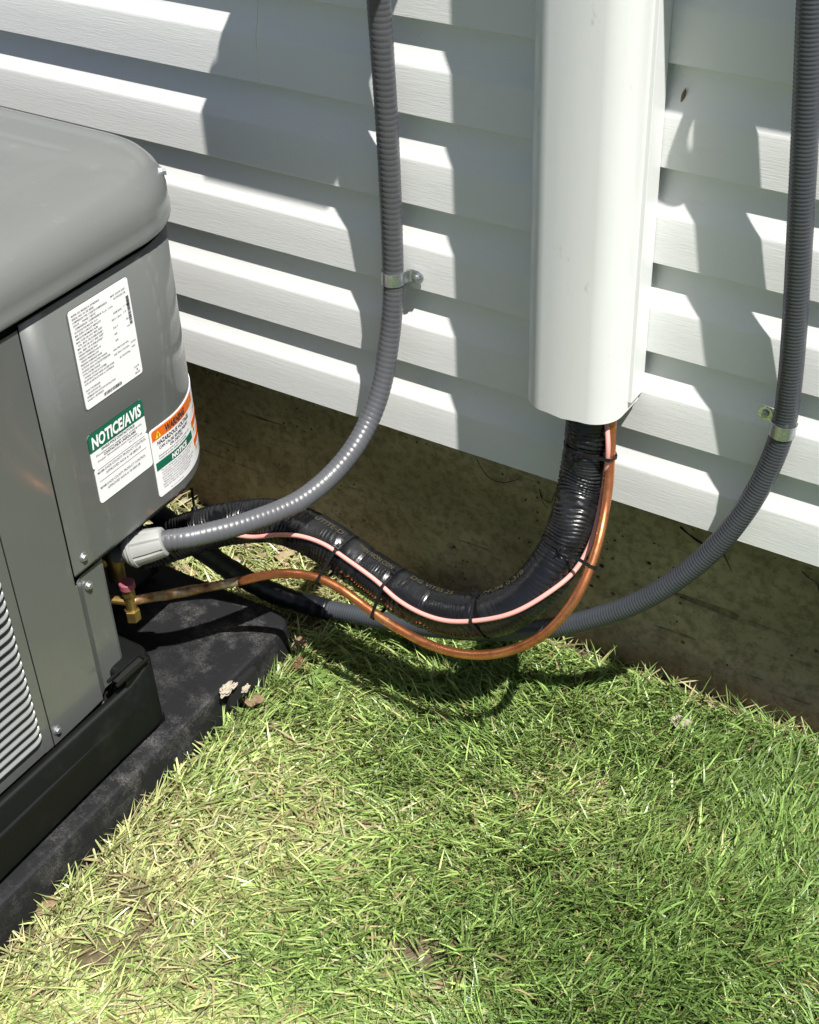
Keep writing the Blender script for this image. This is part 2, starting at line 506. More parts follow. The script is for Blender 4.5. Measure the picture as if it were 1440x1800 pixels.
# flare outwards at the foot, bevelled top edge, and a black block painting the shade of the lifting slot
bm = bmesh.new()
rings = []
for off, z in ((.008, -.37), (.0035, PADZ - .010), (.0025, PADZ - .0065), (.0005, PADZ - .0025), (-.0035, PADZ - .0006), (-.0085, PADZ)):
    ring = []
    for x, y in poly:
        cx, cy = max(-1.86, min(PX1 - .035, x)), max(-.965, min(PY1 - .035, y))
        d = Vector((x - cx, y - cy));
        if d.length < 1e-6: d = Vector((1 if x > -1.4 else -1, 0))
        d.normalize()
        ring.append(bm.verts.new((x + d.x * off, y + d.y * off, z)))
    rings.append(ring)
n = len(poly)
for a, b in zip(rings, rings[1:]):
    for j in range(n): bm.faces.new((a[j], a[(j + 1) % n], b[(j + 1) % n], b[j]))
bm.faces.new(rings[-1])
bmesh.ops.recalc_face_normals(bm, faces=bm.faces)
me = bpy.data.meshes.new('pad_body'); bm.to_mesh(me); bm.free()
o = link('pad_body', me, M['pad'], pad, True)
e = o.modifiers.new('edge', 'EDGE_SPLIT'); e.split_angle = math.radians(17)
sy = at(425, 1215, X=PX1 + .006).y
link('slot_shade', box_me('slot_shade', (PX1 - .03, sy - .032, PADZ - .040), (PX1 + .0108, sy + .032, PADZ - .008), .003), M['recess_dark'], pad)  # near-black block stands in for the dark inside of the slot, nothing is cut

# ------------------------------------------------------------------ air conditioner
XA, YF = -1.060, -.170            # panel face plane, far face plane
RC = .130                         # corner radius
YC = YF - RC
XB, YB = -1.82, -.93
ac = empty('air_conditioner', (-1.44, -.55, PADZ), 'grey outdoor air conditioner unit with louvred side standing on a black pad', 'air conditioner')
Y0 = at(35, 600, X=XA).y          # seam between corner post and service panel
def panel_pos(s, z, off=0.0):
    """s runs from the seam along the flat panel, round the corner and along the far face"""
    flat = YC - Y0
    if s <= flat: return Vector((XA + off, Y0 + s, z))
    a = (s - flat) / RC
    if a <= math.pi / 2:
        return Vector((XA - RC + (RC + off) * math.cos(a), YC + (RC + off) * math.sin(a), z))
    return Vector((XA - RC - (a - math.pi / 2) * RC, YF + off, z))
def strip_me(name, svals, zvals, off=0.0, thick=.001):
    V = [panel_pos(s, z, off) for s in svals for z in zvals]; m = len(zvals)
    F = [(i * m + j, (i + 1) * m + j, (i + 1) * m + j + 1, i * m + j + 1) for i in range(len(svals) - 1) for j in range(m - 1)]
    nv = len(V)
    V += [panel_pos(s, z, off - thick) for s in svals for z in zvals]
    F += [tuple(nv + i for i in f)[::-1] for f in F]
    ns = len(svals)
    for i in range(ns - 1):
        F.append((i * m, nv + i * m, nv + (i + 1) * m, (i + 1) * m)); k = m - 1
        F.append((i * m + k, (i + 1) * m + k, nv + (i + 1) * m + k, nv + i * m + k))
    for j in range(m - 1):
        F.append((j, j + 1, nv + j + 1, nv + j)); b = (ns - 1) * m
        F.append((b + j, nv + b + j, nv + b + j + 1, b + j + 1))
    return mesh(name, V, F)
ZP0, ZP1 = .030, .3705
flat = YC - Y0
sv = list(np.linspace(0, flat, 6)) + [flat + RC * a for a in np.linspace(0, math.pi / 2, 25)[1:]] + [flat + RC * math.pi / 2 + .2]
me = strip_me('service_panel', [0.0022] + sv[1:], [ZP0, ZP0 + .004, (ZP0 + ZP1) / 2, ZP1], 0, .0012)
sp = link('service_panel', me, M['paint'], ac, True)
# hemmed bottom edge of the service panel
link('panel_hem', strip_me('panel_hem', sv[1:], [ZP0 - .006, ZP0 - .0005], -.004, .004), M['dark'], ac)
# inner shell, dark
inner = rrect(XB + .02, XA - .018, YB + .02, YF - .02, RC - .02)
link('inner_shell', prism('inner_shell', inner, ZP0 + .004, .381), M['dark'], ac)
# valve compartment walls, set well back
YN = at(211, 1100, X=XA).y        # far edge of the lower post flange
link('compartment_wall', box_me('compartment_wall', (XA - .19, YN - .03, -.245), (XA - .18, YF - .03, ZP0 + .003)), M['dark'], ac)
link('compartment_wall', box_me('compartment_wall', (XB + .03, YB + .03, -.245), (XA - .012, YN - .032, ZP0 + .003)), M['dark'], ac)
# corner post: full height flat strip, stepped lower flange
YL = at(97, 1310, X=XA).y
zb = at(97, 1310, X=XA).z
bm = bmesh.new()
def sheet(pts, th):
    """pts: outline on the X=XA side plane as (y,z); solid sheet"""
    vs1 = [bm.verts.new((XA + th, y, z)) for y, z in pts]; vs2 = [bm.verts.new((XA + th - .0012, y, z)) for y, z in pts]
    bm.faces.new(vs1); bm.faces.new(vs2[::-1])
    for i in range(len(pts)):
        j = (i + 1) % len(pts); bm.faces.new((vs1[i], vs2[i], vs2[j], vs1[j]))
yb1 = at(152, 1100, X=XA).y
sheet([(YL, zb), (YL, .366), (Y0 - .0005, .366), (Y0 - .0005, ZP0 - .012), (yb1, ZP0 - .012), (yb1, zb + .004), (yb1 - .03, zb + .002)], 0)
bmesh.ops.recalc_face_normals(bm, faces=bm.faces)
me = bpy.data.meshes.new('corner_post'); bm.to_mesh(me); bm.free()
link('corner_post', me, M['paint'], ac)
# bent flange beside the opening
V = []
for y, x in ((yb1 + .0002, XA), (yb1 + .012, XA - .006), (YN - .004, XA - .0065), (YN, XA - .008), (YN, XA - .03)):
    V += [(x, y, zb + .010), (x, y, ZP0 - .010)]
F = [(2 * i, 2 * i + 2, 2 * i + 3, 2 * i + 1) for i in range(4)]
nv = len(V); V += [(x - .0012, y - .0006, z) for x, y, z in V]; F += [tuple(nv + i for i in f)[::-1] for f in F]
for i in range(4): F += [(2 * i, nv + 2 * i, nv + 2 * i + 2, 2 * i + 2), (2 * i + 1, 2 * i + 3, nv + 2 * i + 3, nv + 2 * i + 1)]
link('post_flange', fixn(mesh('post_flange', V, F)), M['paint'], ac)
# louvred panel: frame sheet with slats
lz0, lz1 = -.150, .300
ly1 = at(78, 1300, X=XA).y - .002
ly0 = YB + .10
lp = link('louvre_panel', join_me('louvre_panel', [
    box_me('a', (XA - .0022, ly1, zb), (XA - .0006, YL - .0015, .366)),
    box_me('b', (XA - .0022, YB + .03, zb), (XA - .0006, ly0, .366)),
    box_me('c', (XA - .0021, ly0, lz1), (XA - .0007, ly1, .3655)),
    box_me('d', (XA - .0021, ly0, zb + .0005), (XA - .0007, ly1, lz0))]), M['paint'], ac)
npitch = 34
pitch = (lz1 - lz0) / npitch
# shallow sheet slats that slope inwards and upwards, closing to the panel at both ends
ysl = [0, .0012, .003, .006, .010, .015]
yy = [ly0 + d for d in ysl] + list(np.linspace(ly0 + .05, ly1 - .05, 4)) + [ly1 - d for d in ysl[::-1]]
def hood(y): d = min(y - ly0, ly1 - y); return math.sqrt(max(0, 1 - (1 - min(d, .015) / .015) ** 2))
prof = [(-.0110, .0060), (-.0040, .0033), (.0030, .0008), (.0044, -.0002), (.0046, -.0016), (.0036, -.0018), (.0028, -.0004), (-.0040, .0022), (-.0110, .0050)]
V = []
for y in yy:
    hgt = hood(y)
    for px_, pz_ in prof: V.append((XA - .0012 + (px_ + .0012) * (.06 + .94 * hgt), y, pitch * .42 + (pz_ - .002) * (.25 + .75 * hgt) + .0036 * (1 - hgt)))
m = len(prof)
F = [(i * m + j, (i + 1) * m + j, (i + 1) * m + (j + 1) % m, i * m + (j + 1) % m) for i in range(len(yy) - 1) for j in range(m)]
F += [tuple(range(m)), tuple(range((len(yy) - 1) * m, len(yy) * m))[::-1]]
slat = fixn(mesh('slat', V, F))
slat.polygons.foreach_set('use_smooth', [True] * len(slat.polygons)); slat.materials.append(M['paint_slat_lit'])
for i in range(npitch):
    o = link('slat', slat, None, lp); o.location = (0, 0, lz0 + i * pitch)
link('coil_back', box_me('coil_back', (XA - .030, YB + .04, zb + .01), (XA - .02, YL - .002, .352)), M['dark'], ac)
# plain sides that the photograph does not show
link('side_panel', join_me('side_panel', [box_me('a', (XB, YB + .06, -.17), (XB + .0015, YF - .06, .366)), box_me('b', (XB + .06, YB + .026, -.17), (XA - .0024, YB + .0275, .366)),
     box_me('c', (XB + .06, YF - .0016, -.17), (XA - RC - .20, YF - .0002, .366))]), M['paint'], ac)

# cap: swept rounded rectangle with soft shoulders
cap_prof = [(-.002, .3800), (.0080, .3805), (.0086, .3826), (.0086, .3890), (.0074, .3930), (.0077, .4010), (.0074, .4120), (.0050, .4215), (0, .4310), (-.008, .4400), (-.019, .4472), (-.034, .4518), (-.055, .4536),
            (-.085, .4541), (-.092, .4547), (-.100, .4569), (-.112, .4578), (-.130, .4578)]
V = []; n = 0
def ring(off, z, dr=0):
    r = max(.02, RC + off)
    return [(x, y, z) for x, y in rrect(XB - off, XA + off, YB - off, YF + off, r, 14)]
for off, z in cap_prof:
    R_ = ring(off, z); n = len(R_); V += R_
F = []
for i in range(len(cap_prof) - 1):
    for j in range(n): F.append((i * n + j, i * n + (j + 1) % n, (i + 1) * n + (j + 1) % n, (i + 1) * n + j))
# closing deck with fan opening
k = len(cap_prof) - 1
cx, cy = (XA + XB) / 2, (YF + YB) / 2
base_i = len(V)
circ = []
for j in range(n):
    x, y, z = V[k * n + j]; a = math.atan2(y - cy, x - cx)
    circ.append((cx + .235 * math.cos(a), cy + .235 * math.sin(a), .4590))
V += circ
V += [(cx + (x - cx) * .965, cy + (y - cy) * .965, .44) for x, y, z in circ]
for j in range(n):
    j2 = (j + 1) % n
    F.append((k * n + j, k * n + j2, base_i + j2, base_i + j)); F.append((base_i + j, base_i + j2, base_i + n + j2, base_i + n + j))
cap = link('top_cap', fixn(mesh('top_cap', V, F)), M['paint_cap'], ac, True)
link('fan_well', cyl_me('fan_well', (cx, cy, .30), (cx, cy, .42), .226, seg=40), M['dark'], ac)
rings_ = []
for r in np.linspace(.03, .235, 12):
    a = np.linspace(0, 2 * np.pi, 49)
    C = np.stack([cx + r * np.cos(a), cy + r * np.sin(a), np.full_like(a, .4615)], 1)
    rings_.append(sweep_me('r', C, .0018, 5, False))
for a in np.linspace(0, 2 * np.pi, 8, endpoint=False):
    rings_.append(cyl_me('s', (cx + .02 * math.cos(a), cy + .02 * math.sin(a), .4585), (cx + .25 * math.cos(a), cy + .25 * math.sin(a), .4605), .0022, seg=6))
link('fan_guard', join_me('fan_guard', rings_), M['tie'], ac)

# base pan: notched plan so the valve corner stays open
XBS = -1.037
bc = at(287, 1287, Z=-.262)
yb = -.401
def arc(cx_, cy_, r, a0, a1, nseg=8):
    return [(cx_ + r * math.cos(math.radians(a0 + (a1 - a0) * i / nseg)), cy_ + r * math.sin(math.radians(a0 + (a1 - a0) * i / nseg))) for i in range(nseg + 1)]
rb = .030
plan = arc(XBS - rb, yb - rb, rb, 0, 90) + [(XA - .15, yb), (XA - .185, yb + .04), (XA - .185, YF - .01)] + arc(XB + .05, YF - .05, .06, 90, 180) + arc(XB + .05, YB + .05, .06, 180, 270) + arc(XBS - .05, YB + .05, .06, 270, 360)
bz = zb + .012
bp = link('base_pan', prism('base_pan', plan, -.256, bz - .035, .004), M['base'], ac)
# raised rim along the sides (the wall the panels sit in)
rim = arc(XBS - rb, yb - rb, rb, 0, 90) + [(XA - .16, yb)]
path = [(XBS, YB + .05)] + [(XBS, yb - .055)] + rim
V = []
for i, (x, y) in enumerate(path):
    a = Vector(path[max(0, i - 1)]); b = Vector(path[min(len(path) - 1, i + 1)]); d = (b - a).normalized(); nrm = Vector((d.y, -d.x))
    if nrm.x < -.2: nrm = -nrm
    up = .008 if i >= 2 else 0.0
    V += [(x + nrm.x * .0015, y + nrm.y * .0015, -.2555), (x, y, bz + up - .004), (x - nrm.x * .004, y - nrm.y * .004, bz + up), (x - nrm.x * .012, y - nrm.y * .012, bz + up - .001), (x - nrm.x * .015, y - nrm.y * .015, bz - .06)]
F = [(i * 5 + j, (i + 1) * 5 + j, (i + 1) * 5 + j + 1, i * 5 + j + 1) for i in range(len(path) - 1) for j in range(4)]
link('base_rim', fixn(mesh('base_rim', V, F)), M['base'], ac, True)
link('base_rim', box_me('base_rim', (XB - .02, YB - .012, -.2553), (XB - .008, YF + .0, bz), .003), M['base'], ac)
# ledge with a long slot inside the opening
LZ = bz + .020
link('base_ledge', prism('base_ledge', arc(XBS - rb, yb - rb, rb - .0030, 0, 90) + [(XA - .075, yb - .0030), (XA - .075, yb - .062), (XBS - .0030, yb - .062)], bz - .05, LZ, .007, 3), M['base'], ac)
lc = at(225, 1178, Z=LZ)
link('ledge_slot_shade', box_me('ledge_slot_shade', (lc.x - .0035, lc.y - .024, LZ - .002), (lc.x + .0035, lc.y + .024, LZ + .0004), .0004, 1), M['recess_dark'], ac)  # black inlay on the ledge, the slot's inner shade put into its colour
link('slot_rim', join_me('slot_rim', [box_me('a', (lc.x - .0095, lc.y - .030, LZ - .002), (lc.x - .0055, lc.y + .030, LZ + .0022), .001), box_me('b', (lc.x + .0055, lc.y - .030, LZ - .002), (lc.x + .0095, lc.y + .030, LZ + .0022), .001),
     box_me('c', (lc.x - .0053, lc.y + .0262, LZ - .002), (lc.x + .0053, lc.y + .0302, LZ + .0020), .001)]), M['base'], ac)
# feet
for fx_, fy_ in ((XBS - .035, yb - .045), (XBS - .035, YB + .09), (XB + .05, YB + .09), (XB + .05, YF - .09)):
    link('foot', box_me('foot', (fx_ - .03, fy_ - .045, PADZ - .001), (fx_ + .03, fy_ + .04, -.2545), .003), M['base'], ac)

def screw(px, py, X, parent, r=.0042, nx_=(1, 0, 0), name='screw', wash=True):
    P = at(px, py, X=X); nrm = Vector(nx_)
    ms = [cyl_me('h', P + nrm * .0012, P + nrm * .0046, r, seg=6, bevel=.0006)]
    if wash: ms.append(cyl_me('w', P - nrm * .0003, P + nrm * .0013, r * 1.45, seg=18))
    link(name, join_me(name, ms), M['screw'], parent)
screw(146, 979, XA, ac); screw(155, 1029, XA - .005, ac); screw(100, 1283, XA, ac)
P = at(182, 1237, X=XA - .005)
link('screw_hole', join_me('screw_hole', [cyl_me('h', P - Vector((.001, 0, 0)), P + Vector((.0022, 0, 0)), .0028, seg=14)]), M['screw'], ac)
P = Vector((XA - RC + (RC + .015) * math.cos(.75), YC + (RC + .015) * math.sin(.75), .425))
nr = Vector((math.cos(.75), math.sin(.75), 0)); P = P - nr * .010
link('screw', join_me('screw', [cyl_me('h', P - nr * .004, P + nr * .004, .0042, seg=6), cyl_me('w', P - nr * .006, P - nr * .0008, .0062, seg=16)]), M['screw'], ac)

# --------------------------------------------------- labels with lettering
def text_me(body, size, shear=0.0, bold=0.0):
    cu = bpy.data.curves.new('lettering', 'FONT')
    cu.body = body; cu.size = size; cu.shear = shear; cu.offset = bold; cu.resolution_u = 2
    o = bpy.data.objects.new('lettering', cu); COL.objects.link(o)
    dg = bpy.context.evaluated_depsgraph_get(); dg.update()
    me = bpy.data.meshes.new_from_object(o.evaluated_get(dg))
    bpy.data.objects.remove(o); bpy.data.curves.remove(cu)
    return me
def text_on(items, name, mat, parent, off=.0011):
    """items: (text, s, z, height, width or None, shear, bold); mapped onto the service panel"""
    allV, allF = [], []
    for body, s, z, hgt, wid, shear, bold in items:
        me = text_me(body, 1.0, shear, bold)
        co = np.array([v.co[:] for v in me.vertices])
        if not len(co): continue
        x0, x1 = co[:, 0].min(), co[:, 0].max()
        kz = hgt / .70; kx = kz if wid is None else wid / (x1 - x0)
        b0 = len(allV)
        for c_ in co: allV.append(panel_pos(s + (c_[0] - x0) * kx, z + c_[1] * kz, off))
        allF += [tuple(b0 + i for i in p.vertices) for p in me.polygons]
        bpy.data.meshes.remove(me)
    o = link(name, mesh(name, allV, allF), mat, parent)
    if len(items) > 1: tag(o, kind='stuff')
def rr_label(name, s0, s1, z0, z1, mat, parent, off=.0006, r=.004, corners=(1, 1, 1, 1)):
    """rounded rectangle sticker lying on the panel surface, with thickness"""
    zs = np.linspace(z0, z1, 2); top, bot = [], []
    ns = max(12, int((s1 - s0) / .004))
    V, F = [], []
    S_ = sorted(set(list(np.linspace(s0, s1, ns)) + [s0 + r * (1 - math.cos(a)) for a in np.linspace(0, math.pi / 2, 6)] + [s1 - r * (1 - math.cos(a)) for a in np.linspace(0, math.pi / 2, 6)]))
    for s in S_:
        d0 = d1 = 0
        for lo, edge in ((True, s - s0), (False, s1 - s)):
            if edge < r:
                dd = r - math.sqrt(max(0, r * r - (r - edge) ** 2))
                if lo: d0 = max(d0, dd * corners[0]); d1 = max(d1, dd * corners[1])
                else: d0 = max(d0, dd * corners[2]); d1 = max(d1, dd * corners[3])
        V += [panel_pos(s, z0 + d0, off), panel_pos(s, z1 - d1, off), panel_pos(s, z1 - d1, 0.0001), panel_pos(s, z0 + d0, .0001)]
    m = len(S_)
    for i in range(m - 1):
        a, b = 4 * i, 4 * i + 4
        F += [(a, b, b + 1, a + 1), (a + 1, b + 1, b + 2, a + 2), (a + 3, b + 3, b, a), (a + 2, b + 2, b + 3, a + 3)]
    F += [(0, 1, 2, 3), tuple(4 * (m - 1) + i for i in (3, 2, 1, 0))]
    return link(name, mesh(name, V, F), mat, parent)
def sY(y): return y - Y0
# rating label
a0, a1 = sY(-.4205), sY(-.3240); zt, zb_ = .352, .2265
rate_edge = rr_label('rating_backing', a0 - .0022, a1 + .0005, zb_ - .001, zt + .0012, M['label_edge'], ac, .0004, .005)
rate = rr_label('rating_label', a0, a1, zb_, zt, M['label_white'], ac, .0008, .004)
rows = ['MODEL NO./ MODELE N. DE MODELO', 'SERIAL NO./ N. DE SERIE', 'COMPRESSOR TYPE / CODE DE COMPRESSEUR', 'VOLTS      PHASE / HERTZ', 'COMPRESSOR / COMPRESSEUR  R.L.A. / L.R.A.',
        'OUTDOOR FAN MOTOR  F.L.A.', 'MIN. SUPPLY CIRCUIT AMPACITY', 'AMPACITE MINIMUM D ALIM.', 'MAX. FUSE OR CKT. BKR. SIZE*', 'CAL. MAX. DE FUSIBLE/DISJ.*', 'MIN. FUSE OR CKT. BKR. SIZE*',
        'CAL. MIN. DE FUSIBLE/DISJ.*', 'DESIGN PRESSURE HIGH', 'PRESSION NOMINALE HAUTE', 'DESIGN PRESSURE LOW', 'PRESSION NOMINALE BASSE', 'OUTDOOR UNITS FACTORY CHARGE',
        'CHARGE USINE UNITES EXTERIEURES', 'TOTAL SYSTEM CHARGE', 'CHARGE TOTALE DU SYSTEME', 'SEE INSTRUCTIONS INSIDE ACCESS PANEL', 'VOIR LES INSTRUCTIONS A L INTERIEUR', '', 'HACR TYPE BREAKER', 'FOR OUTDOOR USE', 'ASSEMBLED FOR OUTDOOR INSTALLATION', 'USAGE A L EXTERIEUR']
items = []
zz = zt - .0075
for i, r_ in enumerate(rows):
    if r_: items.append((r_, a0 + .004 + (.002 if i % 5 == 4 else 0), zz, .0021, min(.062, .0015 * len(r_)) if i < 20 else min(.068, .0014 * len(r_)), 0, .012))
    zz -= .00415
for tx, ds, dz, wd in (('MFD. DATE 2021', .066, .006, .024), ('OUTDOOR USE', .070, .0105, .02), ('208/230', .066, .027, .014), ('1 / 60', .083, .026, .008), ('55.3 / 20.2', .062, .034, .016), ('1.9', .082, .033, .004),
                       ('25.7', .062, .044, .008), ('45', .084, .043, .004), ('45', .062, .052, .005), ('35', .084, .052, .004), ('35', .062, .060, .005), ('450 PSI/3103 kPa', .056, .070, .026), ('250 PSI/1724 kPa', .056, .076, .026), ('82 OZ/2325g', .064, .083, .018),
                       ('R-410A', .0855, .074, .008), ('HFC', .0855, .080, .006), ('DATE', .084, .107, .008), ('1', .087, .111, .002), ('MADE', .084, .115, .008)):
    items.append((tx, a0 + ds, zt - dz - .0065, .0020, wd, 0, .012))
text_on(items, 'lettering', M['ink_grey'], rate, .0012)
# bar codes
def bars(name, s0, s1, z0, z1, n, parent, vertical=False):
    rs = random.Random(3); V, F = [], []
    u = 0.0
    lo, hi = (s0, s1) if not vertical else (z0, z1)
    x = lo
    while x < hi:
        wdt = rs.choice([1, 1, 2, 3]) * (hi - lo) / n
        if not vertical: q = [(x, z0), (min(x + wdt, hi), z0), (min(x + wdt, hi), z1), (x, z1)]
        else: q = [(s0, x), (s1, x), (s1, min(x + wdt, hi)), (s0, min(x + wdt, hi))]
        b = len(V); V += [panel_pos(a, c_, .0012) for a, c_ in q]; F.append((b, b + 1, b + 2, b + 3))
        x += wdt + rs.choice([1, 1, 2]) * (hi - lo) / n
    link(name, mesh(name, V, F), M['ink'], parent)
bars('bar_code', a0 + .030, a0 + .060, zb_ + .0035, zb_ + .0075, 90, rate)
bars('bar_code', a1 - .0075, a1 - .0030, zt - .058, zt - .022, 90, rate, True)
# notice label, two stickers
b0, b1 = sY(-.4285), sY(-.3340)
nt_ = rr_label('notice_label', b0, b1, .1478, .195, M['label_white'], ac, .0008, .0045)
rr_label('green_header', b0, b1, .1712, .195, M['label_green'], nt_, .0011, .0045, (0, 1, 0, 1))
text_on([('NOTICE/AVIS', b0 + .0045, .1752, .0150, .0855, .12, .035)], 'heading', M['print_white'], nt_, .0015)
text_on([('SINGLE POLE CONTACTOR(S)', b0 + .018, .1668, .0030, .058, 0, .02), ('Disconnect power supply before servicing unit.', b0 + .008, .1627, .0022, .080, 0, .008),
         ('CONTACTEUR UNIPOLAIRE', b0 + .020, .1583, .0030, .056, 0, .02), ("Couper l'alimentation avant l'entretien.", b0 + .009, .1545, .0022, .070, 0, .008), ('92-21514-45', b0 + .062, .1505, .0018, .024, 0, .0)], 'lettering', M['ink'], nt_, .0012)
ap = rr_label('approval_label', b0 + .001, b1 + .001, .099, .1470, M['label_white'], ac, .0009, .0045)
text_on([('MIAMI-DADE COUNTY PRODUCT CONTROL', b0 + .005, .1395, .0032, .085, 0, .004), ('APPROVED NOA # 18-0805.09', b0 + .018, .1335, .0032, .062, 0, .004),
         ('MIAMI-DADE COUNTY PRODUCT CONTROL', b0 + .005, .1185, .0032, .080, 0, .004), ('APPROVED NOA # 18-0805.08', b0 + .016, .1125, .0032, .058, 0, .004)], 'lettering', M['ink_grey'], ap, .0013)
V, F = [], []
for z in (.1285, .1450):
    b = len(V); V += [panel_pos(b0 + .006, z, .0013), panel_pos(b1 - .006, z, .0013), panel_pos(b1 - .006, z + .0005, .0013), panel_pos(b0 + .006, z + .0005, .0013)]; F.append((b, b + 1, b + 2, b + 3))
link('rule', mesh('rule', V, F), M['ink_grey'], ap)
# warning label wrapping round the corner
c0 = sY(-.3315); c1 = c0 + .086; c2 = c0 + .150
wl = rr_label('warning_label', c0, c2, .046, .1445, M['label_white'], ac, .0008, .005)
rr_label('orange_header', c0 + .003, c1 + .02, .1280, .1425, M['label_orange'], wl, .0011, .004, (0, 1, 0, 0))
rr_label('green_band', c0 + .003, c1 - .001, .0850, .0965, M['label_green'], wl, .0011, .0005)
def tri(s, z, h, parent, k=.55):
    V = [panel_pos(s, z, .0014), panel_pos(s + 2 * k * h, z, .0014), panel_pos(s + k * h, z + h, .0014)]
    o = link('warning_triangle', mesh('warning_triangle', V, [(0, 1, 2)]), M['label_yellow'], parent)
    V = [panel_pos(s + k * h - .0007, z + h * .15, .0017), panel_pos(s + k * h + .0007, z + h * .15, .0017), panel_pos(s + k * h + .0009, z + h * .68, .0017), panel_pos(s + k * h - .0009, z + h * .68, .0017)]
    link('exclamation_mark', mesh('exclamation_mark', V, [(0, 1, 2, 3)]), M['ink'], parent)
tri(c0 + .009, .1300, .0095, wl)
text_on([('WARNING', c0 + .028, .1306, .0092, .044, .12, .04)], 'heading', M['ink'], wl, .0015)
text_on([('HAZARDOUS VOLTAGE', c0 + .011, .1195, .0058, .070, 0, .03), ('CAN CAUSE SEVERE INJURY', c0 + .013, .1130, .0040, .064, 0, .02), ('OR DEATH', c0 + .032, .1075, .0038, .028, 0, .02),
         ('Disconnect power before servicing unit.', c0 + .010, .1030, .0024, .068, 0, .004), ('Install all panels before operating.', c0 + .010, .0992, .0024, .058, 0, .004)], 'lettering', M['ink'], wl, .0012)
text_on([('NOTICE', c0 + .032, .0872, .0070, .034, .1, .04)], 'band_heading', M['print_white'], wl, .0015)
text_on([(tx, c0 + .010 + .001 * (i % 3), .0810 - .0036 * i, .0023, .070 - .005 * (i % 4), 0, .004) for i, tx in enumerate((
    'This unit is designed for outdoor use only and must be', 'installed by a qualified technician in line with', 'the installation instructions supplied with unit.', 'Ground the unit before connecting power supply.',
    'Use copper conductors only for field wiring.', 'Replace all covers and panels before starting.', 'Failure to follow may cause property damage.', 'Keep this label for future reference.'))], 'fine_print', M['ink_grey'], wl, .0012)
text_on([('92-101229-02', c0 + .022, .0490, .0018, .026, 0, 0)], 'form_number', M['ink_grey'], wl, .0012)
for z in (.1100, .0800, .0530):
    if z < .11: rr_label('orange_patch', c1 + .003, c2 - .012, z + .016, z + .0255, M['label_orange'], wl, .0011, .0006)
    tri(c1 + .004, z + .0085 if z < .11 else z + .020, .0095, wl, .42)
    text_on([('WARNING', c1 + .018, z + .006, .0028, .026, 0, .02), ('ADVERTENCIA', c1 + .018, z + .001, .0022, .026, 0, .01)], 'side_lettering', M['ink_grey'], wl, .0014)

# --------------------------------------------------- valves inside the opening
vb = at(229, 1058, X=-1.100)
def V3(a): return Vector(a)
sv_ = empty('service_valve', vb + Vector((0, 0, -.03)))
sv_.parent = ac; sv_.matrix_parent_inverse = Matrix.Translation(-Vector(ac.location))
def vlink(name, me, mat, smooth=False):
    o = link(name, me, mat, None, smooth); o.parent = sv_; o.matrix_parent_inverse = Matrix.Translation(-(vb + Vector((0, 0, -.03)))); return o
vlink('valve_body', join_me('valve_body', [cyl_me('a', vb + Vector((0, 0, -.020)), vb + Vector((0, 0, .022)), .0072, seg=14), cyl_me('b', vb + Vector((0, 0, -.030)), vb + Vector((0, 0, -.012)), .0105, seg=6, bevel=.001),
      cyl_me('d', vb, vb + Vector((-.05, -.02, .002)), .006, seg=12), cyl_me('c', vb + Vector((0, 0, .010)), vb + Vector((0, 0, .024)), .0088, seg=6, bevel=.001)]), M['brass'])
vlink('valve_cap', cyl_me('valve_cap', vb + Vector((0, 0, .0235)), vb + Vector((0, 0, .034)), .0105, seg=18, bevel=.0012), M['valve_cap'])
vb2 = at(200, 985, X=-1.150)
link('suction_valve', join_me('suction_valve', [cyl_me('a', vb2 + Vector((0, 0, -.03)), vb2 + Vector((0, 0, .02)), .012, seg=14), cyl_me('b', vb2 + Vector((0, .004, 0)), vb2 + Vector((-.03, .06, -.01)), .013, seg=14), cyl_me('c', vb2 + Vector((.0, 0, 0)), vb2 + Vector((-.04, -.03, 0)), .009, seg=12)]), M['brass'], ac, True)

# ------------------------------------------------------------------ line set cover
CX0, CX1, CZ = -.690, -.568, .1635
def cover_section(x0, x1, depth, flare):
    """plan outline from the wall on the left round the front to the wall on the right"""
    r = .036; out = [(x0, -.004)]
    out += [(x0 + .0005, -depth + r)]
    for i in range(1, 10): a = math.radians(180 - 90 * i / 10 * 1.0); out.append((x0 + .0005 + r + r * math.cos(a), -depth + r - r * math.sin(a)))
    out += [(x0 + r + .004, -depth), ((x0 + x1) / 2, -depth - .0035), (x1 - r - .004, -depth)]
    for i in range(1, 10): a = math.radians(90 - 90 * i / 10); out.append((x1 - .0005 - r + r * math.cos(a), -depth + r - r * math.sin(a)))
    out += [(x1 - .0005, -depth + r), (x1, -.004)]
    return out
def cover_me(name, sec, th, z0, z1):
    c_ = Vector((sum(p[0] for p in sec) / len(sec), -.03))
    inn = []
    for i, p in enumerate(sec):
        a = Vector(sec[max(0, i - 1)]); b = Vector(sec[min(len(sec) - 1, i + 1)]); d = (b - a).normalized(); nrm = Vector((-d.y, d.x))
        if nrm.dot(c_ - Vector(p)) < 0: nrm = -nrm
        inn.append((p[0] + nrm.x * th, p[1] + nrm.y * th))
    loop = list(sec) + inn[::-1]; n_ = len(loop); V = []; zs = [z0, z0 + .0012, z1]
    for z in zs: V += [(x, y, z) for x, y in loop]
    F = [(i * n_ + j, i * n_ + (j + 1) % n_, (i + 1) * n_ + (j + 1) % n_, (i + 1) * n_ + j) for i in range(len(zs) - 1) for j in range(n_)]
    m_ = len(sec)
    for j in range(m_ - 1):
        F.append((j, j + 1, n_ - 2 - j, n_ - 1 - j)); k_ = 2 * n_
        F.append((k_ + j, k_ + n_ - 1 - j, k_ + n_ - 2 - j, k_ + j + 1))
    return fixn(mesh(name, V, F))
